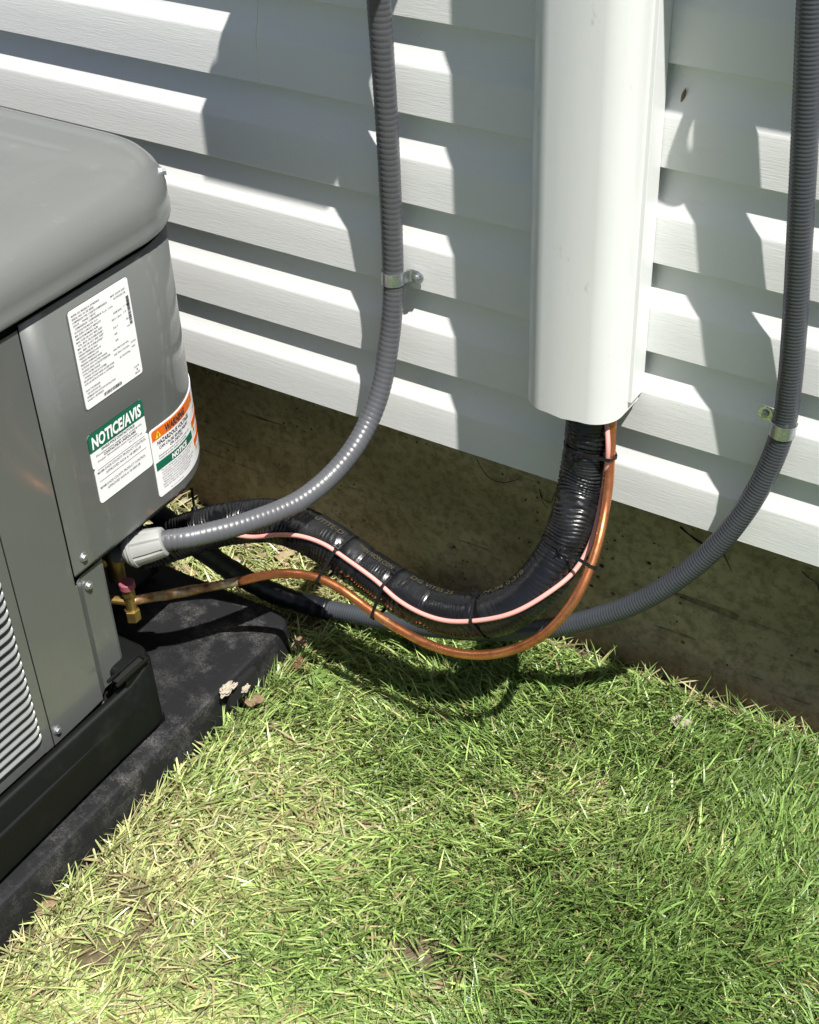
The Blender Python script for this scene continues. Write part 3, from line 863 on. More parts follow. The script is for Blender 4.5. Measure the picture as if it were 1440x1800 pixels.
cov = empty('line_set_cover', (-.629, 0, CZ), 'white plastic duct cover running straight up the siding over the pipes', 'duct cover')
o = link('cover_shell', cover_me('cover_shell', cover_section(CX0, CX1, .083, 0), .0018, CZ, 2.55), M['pvc'], cov, True)
e = o.modifiers.new('edge', 'EDGE_SPLIT'); e.split_angle = math.radians(40)
# base channel that the shell snaps on, a few millimetres wider
for x0, x1 in ((CX0 - .0035, CX0 + .0006), (CX1 - .0010, CX1 + .0045)):
    link('base_channel', box_me('base_channel', (x0, -.034, CZ + .012), (x1, -.0006, 2.55), .0008), M['pvc'], cov)
link('base_plate', box_me('base_plate', (CX0 + .002, -.0032, CZ + .008), (CX1 - .002, -.0007, 2.55)), M['pvc'], cov)

# ------------------------------------------------------------------ conduits
def ribbed(name, pts, r, pitch, amp, seg=22, sub=6, sharp=1.0):
    C, s = spline(pts, pitch / sub)
    ph = s / pitch
    f = ph - np.floor(ph)
    a = np.linspace(0, 1, seg, endpoint=False)
    prof_ = np.abs(np.sin(np.pi * (ph[:, None] + a[None]))) ** sharp
    R_ = r - amp * (1 - prof_)
    return sweep_me(name, C, R_, seg), C
def atd(px, py, D):
    """photo pixel -> world point at distance D along the viewing axis"""
    return Vector(CAM + (FWD + RIGHT * (px - 720) / FPX - UP * (py - 900) / FPX) * D)
LCP = [atd(275, 955, 1.791), atd(290, 951, 1.790), at(330, 945, Y=-.336), at(370, 936, Y=-.313), at(410, 926, Y=-.288), at(450, 913, Y=-.260), at(490, 898, Y=-.230), at(530, 878, Y=-.198), at(580, 838, Y=-.152), at(622, 788, Y=-.110), at(650, 737, Y=-.075),
       at(670, 680, Y=-.050), at(684, 600, Y=-.030), at(690, 540, Y=-.0225), at(691, 484, Y=-.0195), at(688, 380, Y=-.021), at(681, 230, Y=-.027), at(672, 90, Y=-.034), at(666, 0, Y=-.038), at(662, -130, Y=-.045), Vector((-.905, -.052, .85))]
con = empty('flexible_conduit', LCP[1], 'light grey ribbed conduit sweeping from the white plastic nut up the siding', 'conduit', 'flexible conduits')
me, LC = ribbed('tube', LCP, .0137, .0072, .0006, 24, 7, .45)
link('tube', me, M['conduit_l'], con)
# compression nut: ribbed tapered barrel along the conduit's first stretch
p0 = np.array(atd(221, 969, 1.797)); p1 = np.array(atd(291, 951, 1.789)); ax = (p1 - p0) / np.linalg.norm(p1 - p0)
Lz = np.linalg.norm(p1 - p0)
segs = 48; stations = [(0, .0165), (.03, .0178), (.08, .0205), (.16, .0215), (.165, .0235), (.24, .0236), (.245, .0222), (.6, .0212), (.9, .0193), (.97, .0183), (1.0, .0155)]
Cn = np.array([p0 + ax * Lz * t_ for t_, _ in stations])
a_ = np.arange(segs)
Rn = np.array([[r_ - (.0020 if (i % 6 == 0 and .245 <= t_ <= .95) else 0) for i in range(segs)] for t_, r_ in stations])
o = link('compression_nut', sweep_me('compression_nut', Cn, Rn, segs), M['nut'], con)
e = o.modifiers.new('edge', 'EDGE_SPLIT'); e.split_angle = math.radians(32)
q0 = np.array(atd(200, 974, 1.802))
link('connector_body', cyl_me('connector_body', q0, p0 + ax * .004, .0128, seg=20, bevel=.001), M['conduit_l'], con)

RCP = [at(1432, -130, Y=-.042), at(1426, 0, Y=-.041), at(1418, 180, Y=-.039), at(1408, 380, Y=-.035), at(1398, 560, Y=-.028), at(1388, 680, Y=-.0225), at(1377, 752, Y=-.0195), at(1355, 815, Y=-.022), at(1316, 888, Y=-.030), at(1262, 957, Y=-.041),
       at(1196, 1014, Y=-.053), at(1120, 1060, Y=-.065), at(1040, 1088, Y=-.075), at(960, 1105, Y=-.083), at(860, 1110, Y=-.090), at(760, 1104, Y=-.086), at(680, 1092, Y=-.080), at(610, 1077, Y=-.082), at(572, 1070, Y=-.086)]
RC0 = Vector((-.405, -.045, .95))
con2 = empty('flexible_conduit', RCP[7], 'slate grey finely ribbed conduit hanging beside the right edge and sweeping behind the pipe loop', 'conduit', 'flexible conduits')
me, RCC = ribbed('tube', [RC0] + RCP, .0137, .0043, .0008, 22, 5, .6)
link('tube', me, M['conduit_r'], con2)
SLP = [at(578, 1072, Y=-.086), at(555, 1066, Y=-.089), at(490, 1046, Y=-.108), at(430, 1017, Y=-.138), at(370, 977, Y=-.170), at(310, 930, Y=-.198), at(262, 888, Y=-.225), at(240, 868, Y=-.238)]
Cs, s_ = spline(SLP, .004)
Rs = .0156 + .0006 * np.sin(s_ * 90) + .0004 * np.sin(s_ * 310)
link('black_sleeve', sweep_me('black_sleeve', Cs, Rs, 22), M['sleeve'], con2)

# ------------------------------------------------------------------ insulated suction pipe
SUP = [Vector((-.622, -.040, .32)), at(1040, 690, Y=-.041), at(1037, 760, Y=-.043), at(1024, 850, Y=-.060), at(1006, 925, Y=-.090), at(966, 1003, Y=-.126), at(905, 1062, Y=-.160), at(840, 1083, Y=-.176), at(770, 1073, Y=-.182), at(700, 1038, Y=-.180),
       at(640, 1000, Y=-.176), at(585, 960, Y=-.172), at(530, 930, Y=-.170), at(480, 916, Y=-.173), at(430, 917, Y=-.180), at(380, 925, Y=-.194), at(335, 938, Y=-.212), at(285, 955, Y=-.235), at(245, 965, Y=-.255)]
SUC, ss = spline(SUP, .0013)
segn = 36
Tn, Nn, Bn = frames(SUC)
px_of = lambda P: 720 + FPX * ((P - CAM) @ RIGHT) / ((P - CAM) @ FWD)
# wrinkle strength along the pipe: strong in the sharp bend and under the tape, weak on plain foam
L_ = ss[-1]
kap = np.linalg.norm(np.gradient(Tn, axis=0), axis=1) / .0013
sfrac = ss
xpix = np.array([px_of(P) for P in SUC]); zpix = SUC[:, 2]
wr = np.where(xpix > 985, 1.0, np.where(xpix > 880, .55, np.where(xpix > 520, .45, 1.0)))
wr = np.convolve(np.pad(wr, 20, mode='edge'), np.ones(41) / 41, 'valid')
ang = np.linspace(0, 2 * np.pi, segn, endpoint=False)
ph = np.cumsum(1 + .35 * np.sin(ss * 61) + .25 * np.sin(ss * 143 + 1)) * .0013
rp = .0052
rib = np.abs(np.sin(np.pi * (ph[:, None] / rp + .55 * np.sin(ang * 2 + ss[:, None] * 30) + .35 * np.sin(3 * ang + ss[:, None] * 71 + 1)))) ** .7
nz_ = vnoise(ss[:, None] * 1.0 + 0 * ang, ang[None] * .03 + 0 * ss[:, None], .011, 7)
# outward-facing top of the straight run stays smooth, the underside is ribbed
up_ = np.cos(ang)[None] * Nn[:, 2:3] + np.sin(ang)[None] * Bn[:, 2:3]
smooth_top = np.clip((up_ - .10) / .3, 0, 1) * ((xpix < 985) & (xpix > 525))[:, None]
amp = (.0013 + .0022 * wr[:, None]) * (1 - .72 * smooth_top)
Rsu = .0305 - amp * (1 - rib) * (.15 + 1.7 * nz_) + .0009 * (vnoise(ss[:, None] + 0 * ang, ang[None] * .05 + 0 * ss[:, None], .05, 3) - .5)
# ties pinch the foam
TIEPX = [605, 692, 850]
tie_idx = [int(np.argmin(np.abs(xpix - x) + 1e3 * (ss < .28))) for x in TIEPX]
tie_up = [int(np.argmin(np.linalg.norm(SUC - np.array(at(1003, 968, Y=-.110)), axis=1))), int(np.argmin(np.linalg.norm(SUC - np.array(at(1036, 790, Y=-.056)), axis=1)))]
for i in tie_idx + tie_up:
    Rsu = Rsu - .0028 * np.exp(-((ss - ss[i]) / .006) ** 2)[:, None]
for xs_ in (760, 640):
    i = int(np.argmin(np.abs(xpix - xs_) + 1e3 * (ss < .28)))
    Rsu = Rsu - .0016 * np.exp(-((ss - ss[i]) / .004) ** 2)[:, None]
suc = empty('insulated_pipe', (-.77, -.15, -.16), 'thick black foam insulated pipe dipping in a loop below the white duct cover', 'pipe')
link('foam', sweep_me('foam', SUC, Rsu, segn), M['foam'], suc)
# printed words on the top of the foam, faint ochre
def foam_text(body, i0, i1, roll, h):
    me = text_me(body, 1.0, 0, .01)
    co = np.array([v.co[:] for v in me.vertices]); x0, x1 = co[:, 0].min(), co[:, 0].max()
    V = []
    for c_ in co:
        f = (c_[0] - x0) / (x1 - x0); i = i0 + (i1 - i0) * f; k_ = int(min(max(i, 0), len(SUC) - 2)); u = i - k_
        C_ = SUC[k_] * (1 - u) + SUC[k_ + 1] * u
        upv = np.array([0, 0, 1.0]); upv = upv - Tn[k_] * (upv @ Tn[k_]); upv /= np.linalg.norm(upv); sd = np.cross(Tn[k_], upv)
        if sd[1] > 0: sd = -sd
        th = roll - (c_[1] * h / .7) / .0308
        V.append(C_ + .0318 * (math.cos(th) * upv + math.sin(th) * sd))
    F = [tuple(p.vertices) for p in me.polygons]; bpy.data.meshes.remove(me)
    link('foam_lettering', mesh('foam_lettering', V, F), M['foam_ink'], suc)
ix = lambda x: int(np.argmin(np.abs(xpix - x) + 1e3 * (ss < .25)))
foam_text('INSUTITE-D', ix(535), ix(596), .05, .0075)
foam_text('THIN NON CON', ix(622), ix(685), .05, .0075)
foam_text('DG VITES 25', ix(716), ix(800), -.05, .007)
foam_text('NUM 0.3/8', ix(870), ix(950), -.05, .007)

# ------------------------------------------------------------------ copper liquid line
COP = [Vector((-.588, -.044, .32)), at(1075, 735, Y=-.047), at(1073, 800, Y=-.056), at(1066, 880, Y=-.080), at(1047, 970, Y=-.124), at(1013, 1050, Y=-.164), at(960, 1112, Y=-.192), at(895, 1144, Y=-.208), at(830, 1151, Y=-.216), at(765, 1137, Y=-.219), at(700, 1105, Y=-.219),
       at(650, 1072, Y=-.217), at(600, 1036, Y=-.216), at(560, 1016, Y=-.218), at(515, 1008, Y=-.225), at(470, 1011, Y=-.235), at(420, 1022, Y=-.250)]
cop = empty('copper_pipe', (-.69, -.19, -.17), 'bare copper pipe looping under the black insulated pipe to the brass valve', 'pipe')
CPC, cs_ = spline(COP, .006)
link('tube', sweep_me('tube', CPC, .0062 + .00012 * np.sin(cs_ * 37) + .0001 * np.sin(cs_ * 83), 18), M['copper'], cop)
CP2, _ = spline([at(428, 1020, Y=-.247), at(400, 1026, Y=-.258), at(350, 1035, Y=-.281), at(300, 1045, Y=-.307), at(250, 1053, X=-1.094), vb], .006)
n2 = len(CP2)
link('brazed_end', sweep_me('brazed_end', CP2, np.interp(np.linspace(0, 1, n2), [0, .35, .36, .62, .63, 1], [.00623, .00623, .0072, .0072, .0065, .0065]), 18), M['copper_burnt'], cop)

# ------------------------------------------------------------------ thermostat wire lying on the foam
def on_foam(px, py, lift=.0026, r=.0310):
    """first hit of the sight line with the pipe of radius r, moved out by the wire's own radius"""
    d = FWD * FPX + RIGHT * (px - 720) - UP * (py - 900); d = d / np.linalg.norm(d)
    ts = np.linspace(1.4, 2.2, 3000); P = CAM + d[None] * ts[:, None]
    sub = SUC[::4]
    dist = np.min(np.linalg.norm(P[:, None] - sub[None], axis=2), axis=1)
    h = np.where(dist < r + lift)[0]
    i = h[0] if len(h) else int(np.argmin(dist))
    return Vector(P[i])
wp = [Vector((-.597, -.050, .30)), at(1066, 728, Y=-.052), at(1069, 790, Y=-.066)]
wp += [on_foam(*q) for q in ((1062, 850), (1050, 915), (1036, 960), (1008, 1006), (960, 1045), (905, 1076), (855, 1089), (790, 1092), (745, 1080), (700, 1055), (660, 1020), (612, 985), (570, 957), (530, 943), (490, 940), (445, 944), (410, 940), (380, 934))]
wp = [Vector(p) for p in wp]
WC, _ = spline(wp, .004)
wire = empty('control_wire', wp[10], 'thin salmon pink control wire tied along the black insulated pipe', 'wire')
link('jacket', sweep_me('jacket', WC, .0031, 10), M['wire'], wire)

# ------------------------------------------------------------------ zip ties
def hull(P):
    P = sorted(P); 
    def half(Q):
        h = []
        for p in Q:
            while len(h) > 1 and (h[-1][0] - h[-2][0]) * (p[1] - h[-2][1]) - (h[-1][1] - h[-2][1]) * (p[0] - h[-2][0]) <= 0: h.pop()
            h.append(p)
        return h
    a = half(P); b = half(P[::-1]); return a[:-1] + b[:-1]
def zip_tie(i, label, head_ang, tail=.02, with_cop=True, wid=.0042, rf=.0285, tail_dir=None):
    c, T_, n_, b_ = SUC[i], Tn[i], Nn[i], Bn[i]
    circ = []
    def addc(curve, r):
        t_ = (curve - c) @ T_; near_ = np.where((np.abs(t_) < .03) & (np.linalg.norm(curve - c, axis=1) < .09))[0]
        if not len(near_): return
        k_ = near_[np.argmin(np.abs(t_[near_]))]; q = curve[k_] - c; x, y = q @ n_, q @ b_
        for a in np.linspace(0, 2 * np.pi, 16, endpoint=False): circ.append((x + r * math.cos(a), y + r * math.sin(a)))
    for a in np.linspace(0, 2 * np.pi, 48, endpoint=False): circ.append((rf * math.cos(a), rf * math.sin(a)))
    addc(WC, .0036)
    if with_cop: addc(CPC, .0072)
    H = hull(circ); H = [Vector((x, y)) for x, y in H]
    # densify
    D = []
    for a, b in zip(H, H[1:] + H[:1]):
        m_ = max(1, int((b - a).length / .004))
        for q in range(m_): D.append(a.lerp(b, q / m_))
    ctr = sum(D, Vector((0, 0))) / len(D); V = []; m_ = len(D)
    for d in D:
        o_ = (d - ctr).normalized()
        for off, tt in ((.0002, -wid / 2), (.0016, -wid / 2), (.0016, wid / 2), (.0002, wid / 2)):
            q = d + o_ * off; V.append(c + n_ * q.x + b_ * q.y + T_ * tt)
    F = [(k_ * 4 + j, ((k_ + 1) % m_) * 4 + j, ((k_ + 1) % m_) * 4 + (j + 1) % 4, k_ * 4 + (j + 1) % 4) for k_ in range(m_) for j in range(4)]
    root = empty('zip_tie', Vector(c), label, 'zip tie', 'black zip ties')
    link('strap', mesh('strap', V, F), M['tie'], root)
    # head
    ha = np.array(head_ang, float); ha = ha - T_ * (ha @ T_); ha /= np.linalg.norm(ha); hx, hy = ha @ n_, ha @ b_
    best = max(D, key=lambda d: (d - ctr).normalized().dot(Vector((hx, hy))))
    hp = c + n_ * best.x + b_ * best.y + ha * .003; tg = np.cross(T_, ha)
    Mx = Matrix(((tg[0], T_[0], ha[0], hp[0]), (tg[1], T_[1], ha[1], hp[1]), (tg[2], T_[2], ha[2], hp[2]), (0, 0, 0, 1)))
    me = box_me('head', (-.0045, -.0034, -.0030), (.0045, .0034, .0030), .0008); me.transform(Mx); link('head', me, M['tie'], root)
    if tail:
        td = Vector(tail_dir) if tail_dir else Vector(ha)
        td.normalize(); P0 = Vector(hp); P1 = P0 + td * tail
        sd = td.cross(Vector(T_)); sd.normalize(); Tv = Vector(T_)
        V = [P + Tv * (s1 * .0019) + sd * (s2 * .0006) for P in (P0, P1) for s1, s2 in ((-1, -1), (1, -1), (1, 1), (-1, 1))]
        F = [(0, 1, 2, 3), (7, 6, 5, 4)] + [(j, (j + 1) % 4, 4 + (j + 1) % 4, 4 + j) for j in range(4)]
        link('tail', fixn(mesh('tail', V, F)), M['tie'], root)
tv = -FWD
zip_tie(tie_idx[0], 'black zip tie round pipe, wire and copper, left of the loop, near the printed foam', tv + UP * .5, .006)
zip_tie(tie_idx[1], 'black zip tie on the sloping run, second from the left of the loop', UP + tv * .6, .006)
zip_tie(tie_idx[2], 'black zip tie round the lowest dip of the insulated pipe', UP + tv * .5, .008, with_cop=False)
zip_tie(tie_up[0], 'black zip tie at the sharp bend holding wire and copper to the foam', tv + UP * .3 - RIGHT * .4, .010)
zip_tie(tie_up[1], 'black zip tie just below the open end of the white duct cover', tv - RIGHT * .6, .012)
it = int(np.argmin(np.abs(xpix - 352) + 1e3 * (ss < .3)))
zip_tie(it, 'black zip tie with an upright tail beside the air conditioner corner', UP, .036, with_cop=False, wid=.005, tail_dir=(0, 0.02, 1))

# ------------------------------------------------------------------ conduit straps
def strap(Cc, px, py, side, label, screwpx):
    pts_ = np.array([[720 + FPX * ((P - CAM) @ RIGHT) / ((P - CAM) @ FWD), 900 - FPX * ((P - CAM) @ UP) / ((P - CAM) @ FWD)] for P in Cc])
    i = int(np.argmin(np.linalg.norm(pts_ - np.array([px, py]), axis=1)))
    c = Cc[i]; T_ = Cc[min(i + 6, len(Cc) - 1)] - Cc[max(i - 6, 0)]; T_ = T_ / np.linalg.norm(T_)
    if T_[2] < 0: T_ = -T_
    yv = np.array([0, 1.0, 0]); yv = yv - T_ * (yv @ T_); yv /= np.linalg.norm(yv); xv = np.cross(yv, T_)
    if xv[0] < 0: xv = -xv
    root = empty('pipe_strap', Vector(c), label, 'strap', 'steel conduit straps')
    r0, r1, wd = .0139, .0150, .0085
    # band: arc round the front then to the wall on the far side, tab on the near side
    prof_ = []
    a0, a1 = math.radians(-115), math.radians(115)
    path_ = [(math.sin(a) * r1 * 1.0, -math.cos(a) * r1) for a in np.linspace(a0, a1, 25)]
    wally = .0 - c[1] - .0042
    sg = side
    path_ = [(x * sg, y) for x, y in path_]
    path_ = path_ + [(sg * (r1 + .0005), wally - .001), (sg * (r1 + .004), wally)]
    path_.append((sg * (r1 + .012), wally))
    V = []
    for k_, (x, y) in enumerate(path_):
        a = Vector(path_[max(0, k_ - 1)]); b = Vector(path_[min(len(path_) - 1, k_ + 1)]); d = (b - a).normalized(); nr_ = Vector((d.y, -d.x))
        for off in (0, -.0011):
            q = Vector((x, y)) + nr_ * off * sg
            for tt in (-wd, wd): V.append(c + xv * q.x + yv * q.y + T_ * tt)
    F = []
    for k_ in range(len(path_) - 1):
        a = 4 * k_; b = a + 4
        F += [(a, a + 1, b + 1, b), (a + 2, b + 2, b + 3, a + 3), (a, b, b + 2, a + 2), (a + 1, a + 3, b + 3, b + 1)]
    e_ = 4 * (len(path_) - 1)
    F += [(0, 2, 3, 1), (e_, e_ + 1, e_ + 3, e_ + 2)]
    link('band', fixn(mesh('band', V, F)), M['steel'], root)
    # rounded ear with the screw
    ec = c + xv * sg * (r1 + .012) + yv * (wally - .0004)
    ear = join_me('ear', [cyl_me('a', ec + yv * .0012, ec - yv * .0006, .0088, seg=20), cyl_me('b', ec + yv * .0035 - xv * sg * .002, ec + yv * .0012 - xv * sg * .002, .004, seg=12)])
    link('ear', ear, M['steel'], root)
    link('screw', join_me('screw', [cyl_me('a', ec - yv * .0006, ec - yv * .0042, .0045, seg=8, bevel=.0008), cyl_me('b', ec - yv * .0042, ec - yv * .0052, .002, seg=8)]), M['screw'], root)
strap(LC, 690, 486, 1, 'steel strap clamping the light grey conduit, screw ear on its right', None)
strap(RCC, 1378, 752, -1, 'steel strap clamping the slate grey conduit, screw ear on its left', None)

# ------------------------------------------------------------------ switch boxes above the frame (they throw the shadows seen on the siding)
def switch_box(x0, x1, z0, z1, D, label):
    root = empty('junction_box', ((x0 + x1) / 2, 0, z0), label, 'junction box', 'junction boxes on the siding')
    link('enclosure', box_me('enclosure', (x0 + .003, -D + .018, z0 + .002), (x1 - .003, -.0006, z1 - .002), .004), M['box_grey'], root)
    link('lid', box_me('lid', (x0, -D, z0), (x1, -D + .017, z1), .005), M['box_grey'], root)
    for fx_ in (x0 + .03, x1 - .03):
        link('lid_screw', cyl_me('lid_screw', (fx_, -D - .003, (z0 + z1) / 2), (fx_, -D + .002, (z0 + z1) / 2), .005, seg=8), M['screw'], root)
    return root
jb = switch_box(-.975, -.768, .860, .932, .120, 'small deep grey junction box at the head of the light grey conduit')
link('hub', cyl_me('hub', (-.905, -.052, .845), (-.905, -.052, .862), .020, seg=18), M['steel'], jb)
jb = switch_box(-.450, -.180, .965, 1.24, .10, 'tall grey junction box at the head of the slate grey conduit')
link('hub', cyl_me('hub', (-.405, -.045, .945), (-.405, -.045, .967), .020, seg=18), M['steel'], jb)
# unseen cable loop added below the tall box to cast a curled shadow
C_, _ = spline([Vector((-.366, -.05, .966)), Vector((-.360, -.056, .87)), Vector((-.380, -.060, .775)), Vector((-.412, -.060, .722)), Vector((-.428, -.060, .732)), Vector((-.416, -.058, .80)), Vector((-.392, -.055, .88)), Vector((-.386, -.05, .966))], .006)
cb = link('shadow_cable', sweep_me('shadow_cable', C_, .0055, 10), M['sleeve'])
tag(cb, 'unseen thin black cable loop added below the tall junction box for its shadow', 'cable')

# ------------------------------------------------------------------ lawn
def sstep(x, a, b):
    t_ = np.clip((x - a) / (b - a), 0, 1); return t_ * t_ * (3 - 2 * t_)
BARE = [(at(150, 1690, Z=GZ), .046, .036), (at(735, 1685, Z=GZ), .050, .028), (at(395, 1715, Z=GZ), .020, .014), (at(235, 1610, Z=GZ), .045, .03), (at(190, 1560, Z=GZ), .03, .02), (at(1000, 1545, Z=GZ), .02, .012), (at(40, 1640, Z=GZ), .03, .03)]
def bare(x, y):
    m = np.zeros_like(x)
    for c, rx, ry in BARE:
        m = np.maximum(m, np.exp(-(((x - c.x) / (rx * 1.3)) ** 2 + ((y - c.y) / (ry * 1.3)) ** 2) ** 1.5))
    return m
def on_pad(x, y, g=0.0):
    return (x < PX1 + .0085 + g) & (y < PY1 + .0085 + g) & (x > -1.93) & (y > -1.03)
def dryness(x, y):
    d = sstep(-x, .28, .82) * .46 + .24 * sstep(-y, .15, .45) * sstep(-x, .25, .6)
    d += .55 * (vnoise(x, y, .16, 11) - .5) + .35 * (vnoise(x, y, .06, 12) - .5)
    d = np.where((x < -1.0) & (y > -.16), .95, d)
    d += .5 * np.exp(-((x - PX1) / .05) ** 2) * (y < -.16) * sstep(-y, .35, .6)
    return np.clip(d, 0, 1)
PAL = np.array([(.130, .215, .054), (.195, .290, .082), (.275, .375, .115), (.315, .385, .138), (.40, .395, .19), (.32, .25, .13)])
def build_blades(name, x, y, L, W, lean, azim, col, mat, roll, z_off=0.0, curl=.5, label=None, cat=None):
    n = len(x)
    tq = np.array([0, .34, .70, 1.0])
    wq = np.array([.85, 1.0, .72, .04])
    P = np.zeros((n, 4, 3)); cur = np.stack([x, y, ground_h(x, y) - .004 + z_off], 1)
    P[:, 0] = cur
    dirh = np.stack([np.cos(azim), np.sin(azim), np.zeros(n)], 1)
    for k_ in range(1, 4):
        th = np.clip(lean + curl * (tq[k_] - .34), 0, 1.62)
        step_ = (L * (tq[k_] - tq[k_ - 1]))[:, None] * (np.sin(th)[:, None] * dirh + np.cos(th)[:, None] * np.array([0, 0, 1.0]))
        cur = cur + step_
        cur[:, 2] = np.maximum(cur[:, 2], GZ + .001)
        P[:, k_] = cur
    side = np.stack([-np.sin(azim), np.cos(azim), np.zeros(n)], 1)
    tang = P[:, 2] - P[:, 0]; tang /= np.linalg.norm(tang, axis=1)[:, None] + 1e-9
    nor = np.cross(tang, side)
    sd = np.cos(roll)[:, None] * side + np.sin(roll)[:, None] * nor
    off = sd[:, None] * (W[:, None] * wq[None] * .5)[..., None]
    V = np.stack([P - off, P + off], 2)            # n,4,2,3
    V = V[:, :, :, :].reshape(n, 8, 3)
    V7 = np.concatenate([V[:, :6], P[:, 3:4]], 1)  # 7 verts
    base = (np.arange(n) * 7)[:, None]
    quads = np.concatenate([base + np.array([[0, 1, 3, 2]]), base + np.array([[2, 3, 5, 4]])], 0).reshape(-1, 4)
    tris = (base + np.array([[4, 5, 6]])).reshape(-1, 3)
    me = bpy.data.meshes.new(name)
    me.vertices.add(n * 7); me.vertices.foreach_set('co', V7.reshape(-1))
    li = np.concatenate([quads.ravel(), tris.ravel()]); me.loops.add(len(li)); me.loops.foreach_set('vertex_index', li)
    nq, ntr = len(quads), len(tris)
    me.polygons.add(nq + ntr)
    me.polygons.foreach_set('loop_start', np.concatenate([np.arange(nq) * 4, nq * 4 + np.arange(ntr) * 3]))
    me.polygons.foreach_set('use_smooth', np.ones(nq + ntr, bool))
    ca = me.color_attributes.new('Col', 'FLOAT_COLOR', 'POINT')
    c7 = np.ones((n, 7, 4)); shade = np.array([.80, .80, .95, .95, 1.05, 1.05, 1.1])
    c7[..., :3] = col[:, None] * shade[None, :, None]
    ca.data.foreach_set('color', c7.reshape(-1))
    me.update(calc_edges=True); me.validate()
    o = link(name, me, mat)
    return tag(o, label, cat, kind='stuff')
def pick_color(dry, n, r):
    u = np.clip(dry + r.normal(0, .22, n), 0, 1) * (len(PAL) - 2.25)
    i = np.floor(u).astype(int).clip(0, len(PAL) - 2); f = (u - i)[:, None]
    c = PAL[i] * (1 - f) + PAL[i + 1] * f
    br = r.random(n) < .03
    c[br] = PAL[5]
    return c * (np.exp(r.normal(-.04, .36, n)).clip(.35, 1.7))[:, None]
def lawn(name, x0, x1, y0, y1, dens, label, skip=None, scale=1.0, seed=1):
    r = np.random.default_rng(seed)
    nt_f = int((x1 - x0) * (y1 - y0) * dens / 7)
    tx = r.uniform(x0, x1, nt_f); ty = r.uniform(y0, y1, nt_f)
    per = r.integers(4, 11, nt_f)
    ti = np.repeat(np.arange(nt_f), per); n = len(ti)
    x = tx[ti] + r.normal(0, .0075 * scale, n); y = ty[ti] + r.normal(0, .0075 * scale, n)
    dry = dryness(x, y)
    keep = ~on_pad(x, y) & (y < .040 + .022 * vnoise(x, y, .04, 14))
    if skip is not None: keep &= ~((x > skip[0]) & (x < skip[1]) & (y > skip[2]) & (y < skip[3]))
    b_ = bare(x, y)
    p = 1 - .97 * b_
    p *= np.where(y > .015, .75, 1.0) * (.72 + .5 * vnoise(x, y, .045, 15))
    back = (x < -1.0) & (y > -.17)
    p = np.where(back, p * .30, p)
    keep &= r.random(n) < p
    x, y, dry, ti = x[keep], y[keep], dry[keep], ti[keep]; n = len(x)
    flow = 2 * np.pi * (vnoise(x, y, .30, 21) * 1.3 + .15) + 1.6 * (vnoise(x, y, .09, 22) - .5)
    taz = (flow + r.normal(0, .45, len(x)))
    tuft_az = r.normal(0, .5, nt_f)
    az = taz + tuft_az[ti] * 1.5 + r.normal(0, .7, n)
    flatn = sstep(vnoise(x, y, .22, 23), .25, .65) * .55 + .45 * sstep(dry, .2, .7)
    flatn = flatn * (1 - .6 * sstep(y, -.22, -.08))
    lean = .60 + .72 * flatn + r.normal(0, .20, n)
    L = scale * np.clip(r.normal(.044, .012, n) * (1.0 - .12 * dry), .014, .075)
    W = scale ** .5 * np.clip(r.normal(.0023, .0008, n), .0009, .0052)
    tall = np.exp(-((x - PX1 - .02) / .03) ** 2) * (y < -.12)
    lean = lean * (1 - .45 * tall * (r.random(n) < .35))
    # lean away from the pad and the foundation
    az = np.where((x < PX1 + .03) & (y < PY1 + .03), r.normal(0, 1.5, n), az)
    lean = np.where((x < PX1 + .03) & (y < PY1 + .03), lean * .72, lean)
    az = np.where(y > .02, -np.pi / 2 + r.normal(0, .9, n), az)
    col = pick_color(dry, n, r)
    return build_blades(name, x, y, L, W, np.clip(lean, .05, 1.5), az, col, M['grass'], r.normal(0, .5, n), curl=.55, label=label, cat='grass')
lawn('grass', -1.32, .22, -1.12, .06, 104000, 'short trodden lawn grass, greener on the right and yellowing by the pad', seed=3)
lawn('outer_lawn', -2.4, 1.6, -2.4, .05, 14000, 'lawn grass continuing beyond the trodden patch', skip=(-1.32, .22, -1.12, .06), scale=1.5, seed=5)
# dead straw and clippings lying on the soil
r = np.random.default_rng(9)
n = 20000
x = r.uniform(-1.55, .22, n); y = r.uniform(-1.12, .06, n)
d_ = dryness(x, y)
keep = ~on_pad(x, y) & (y < FY - .01) & (r.random(n) < (.20 + .8 * d_ + .8 * (y > .01)) * (1 - .55 * bare(x, y)))
x, y, d_ = x[keep], y[keep], d_[keep]; n = len(x)
col = np.array([(.36, .31, .16), (.28, .22, .11), (.42, .38, .22), (.22, .22, .08)])[r.integers(0, 4, n)] * r.normal(1, .18, n).clip(.5, 1.4)[:, None]
build_blades('straw', x, y, np.clip(r.normal(.030, .012, n), .008, .07), np.clip(r.normal(.0020, .0007, n), .0008, .004), r.normal(1.42, .12, n), r.uniform(0, 6.28, n), col, M['straw'], r.normal(0, .4, n), z_off=.005 + r.random(n) * .012,
             curl=.15, label='dead straw and clippings lying between the blades of the lawn', cat='straw')

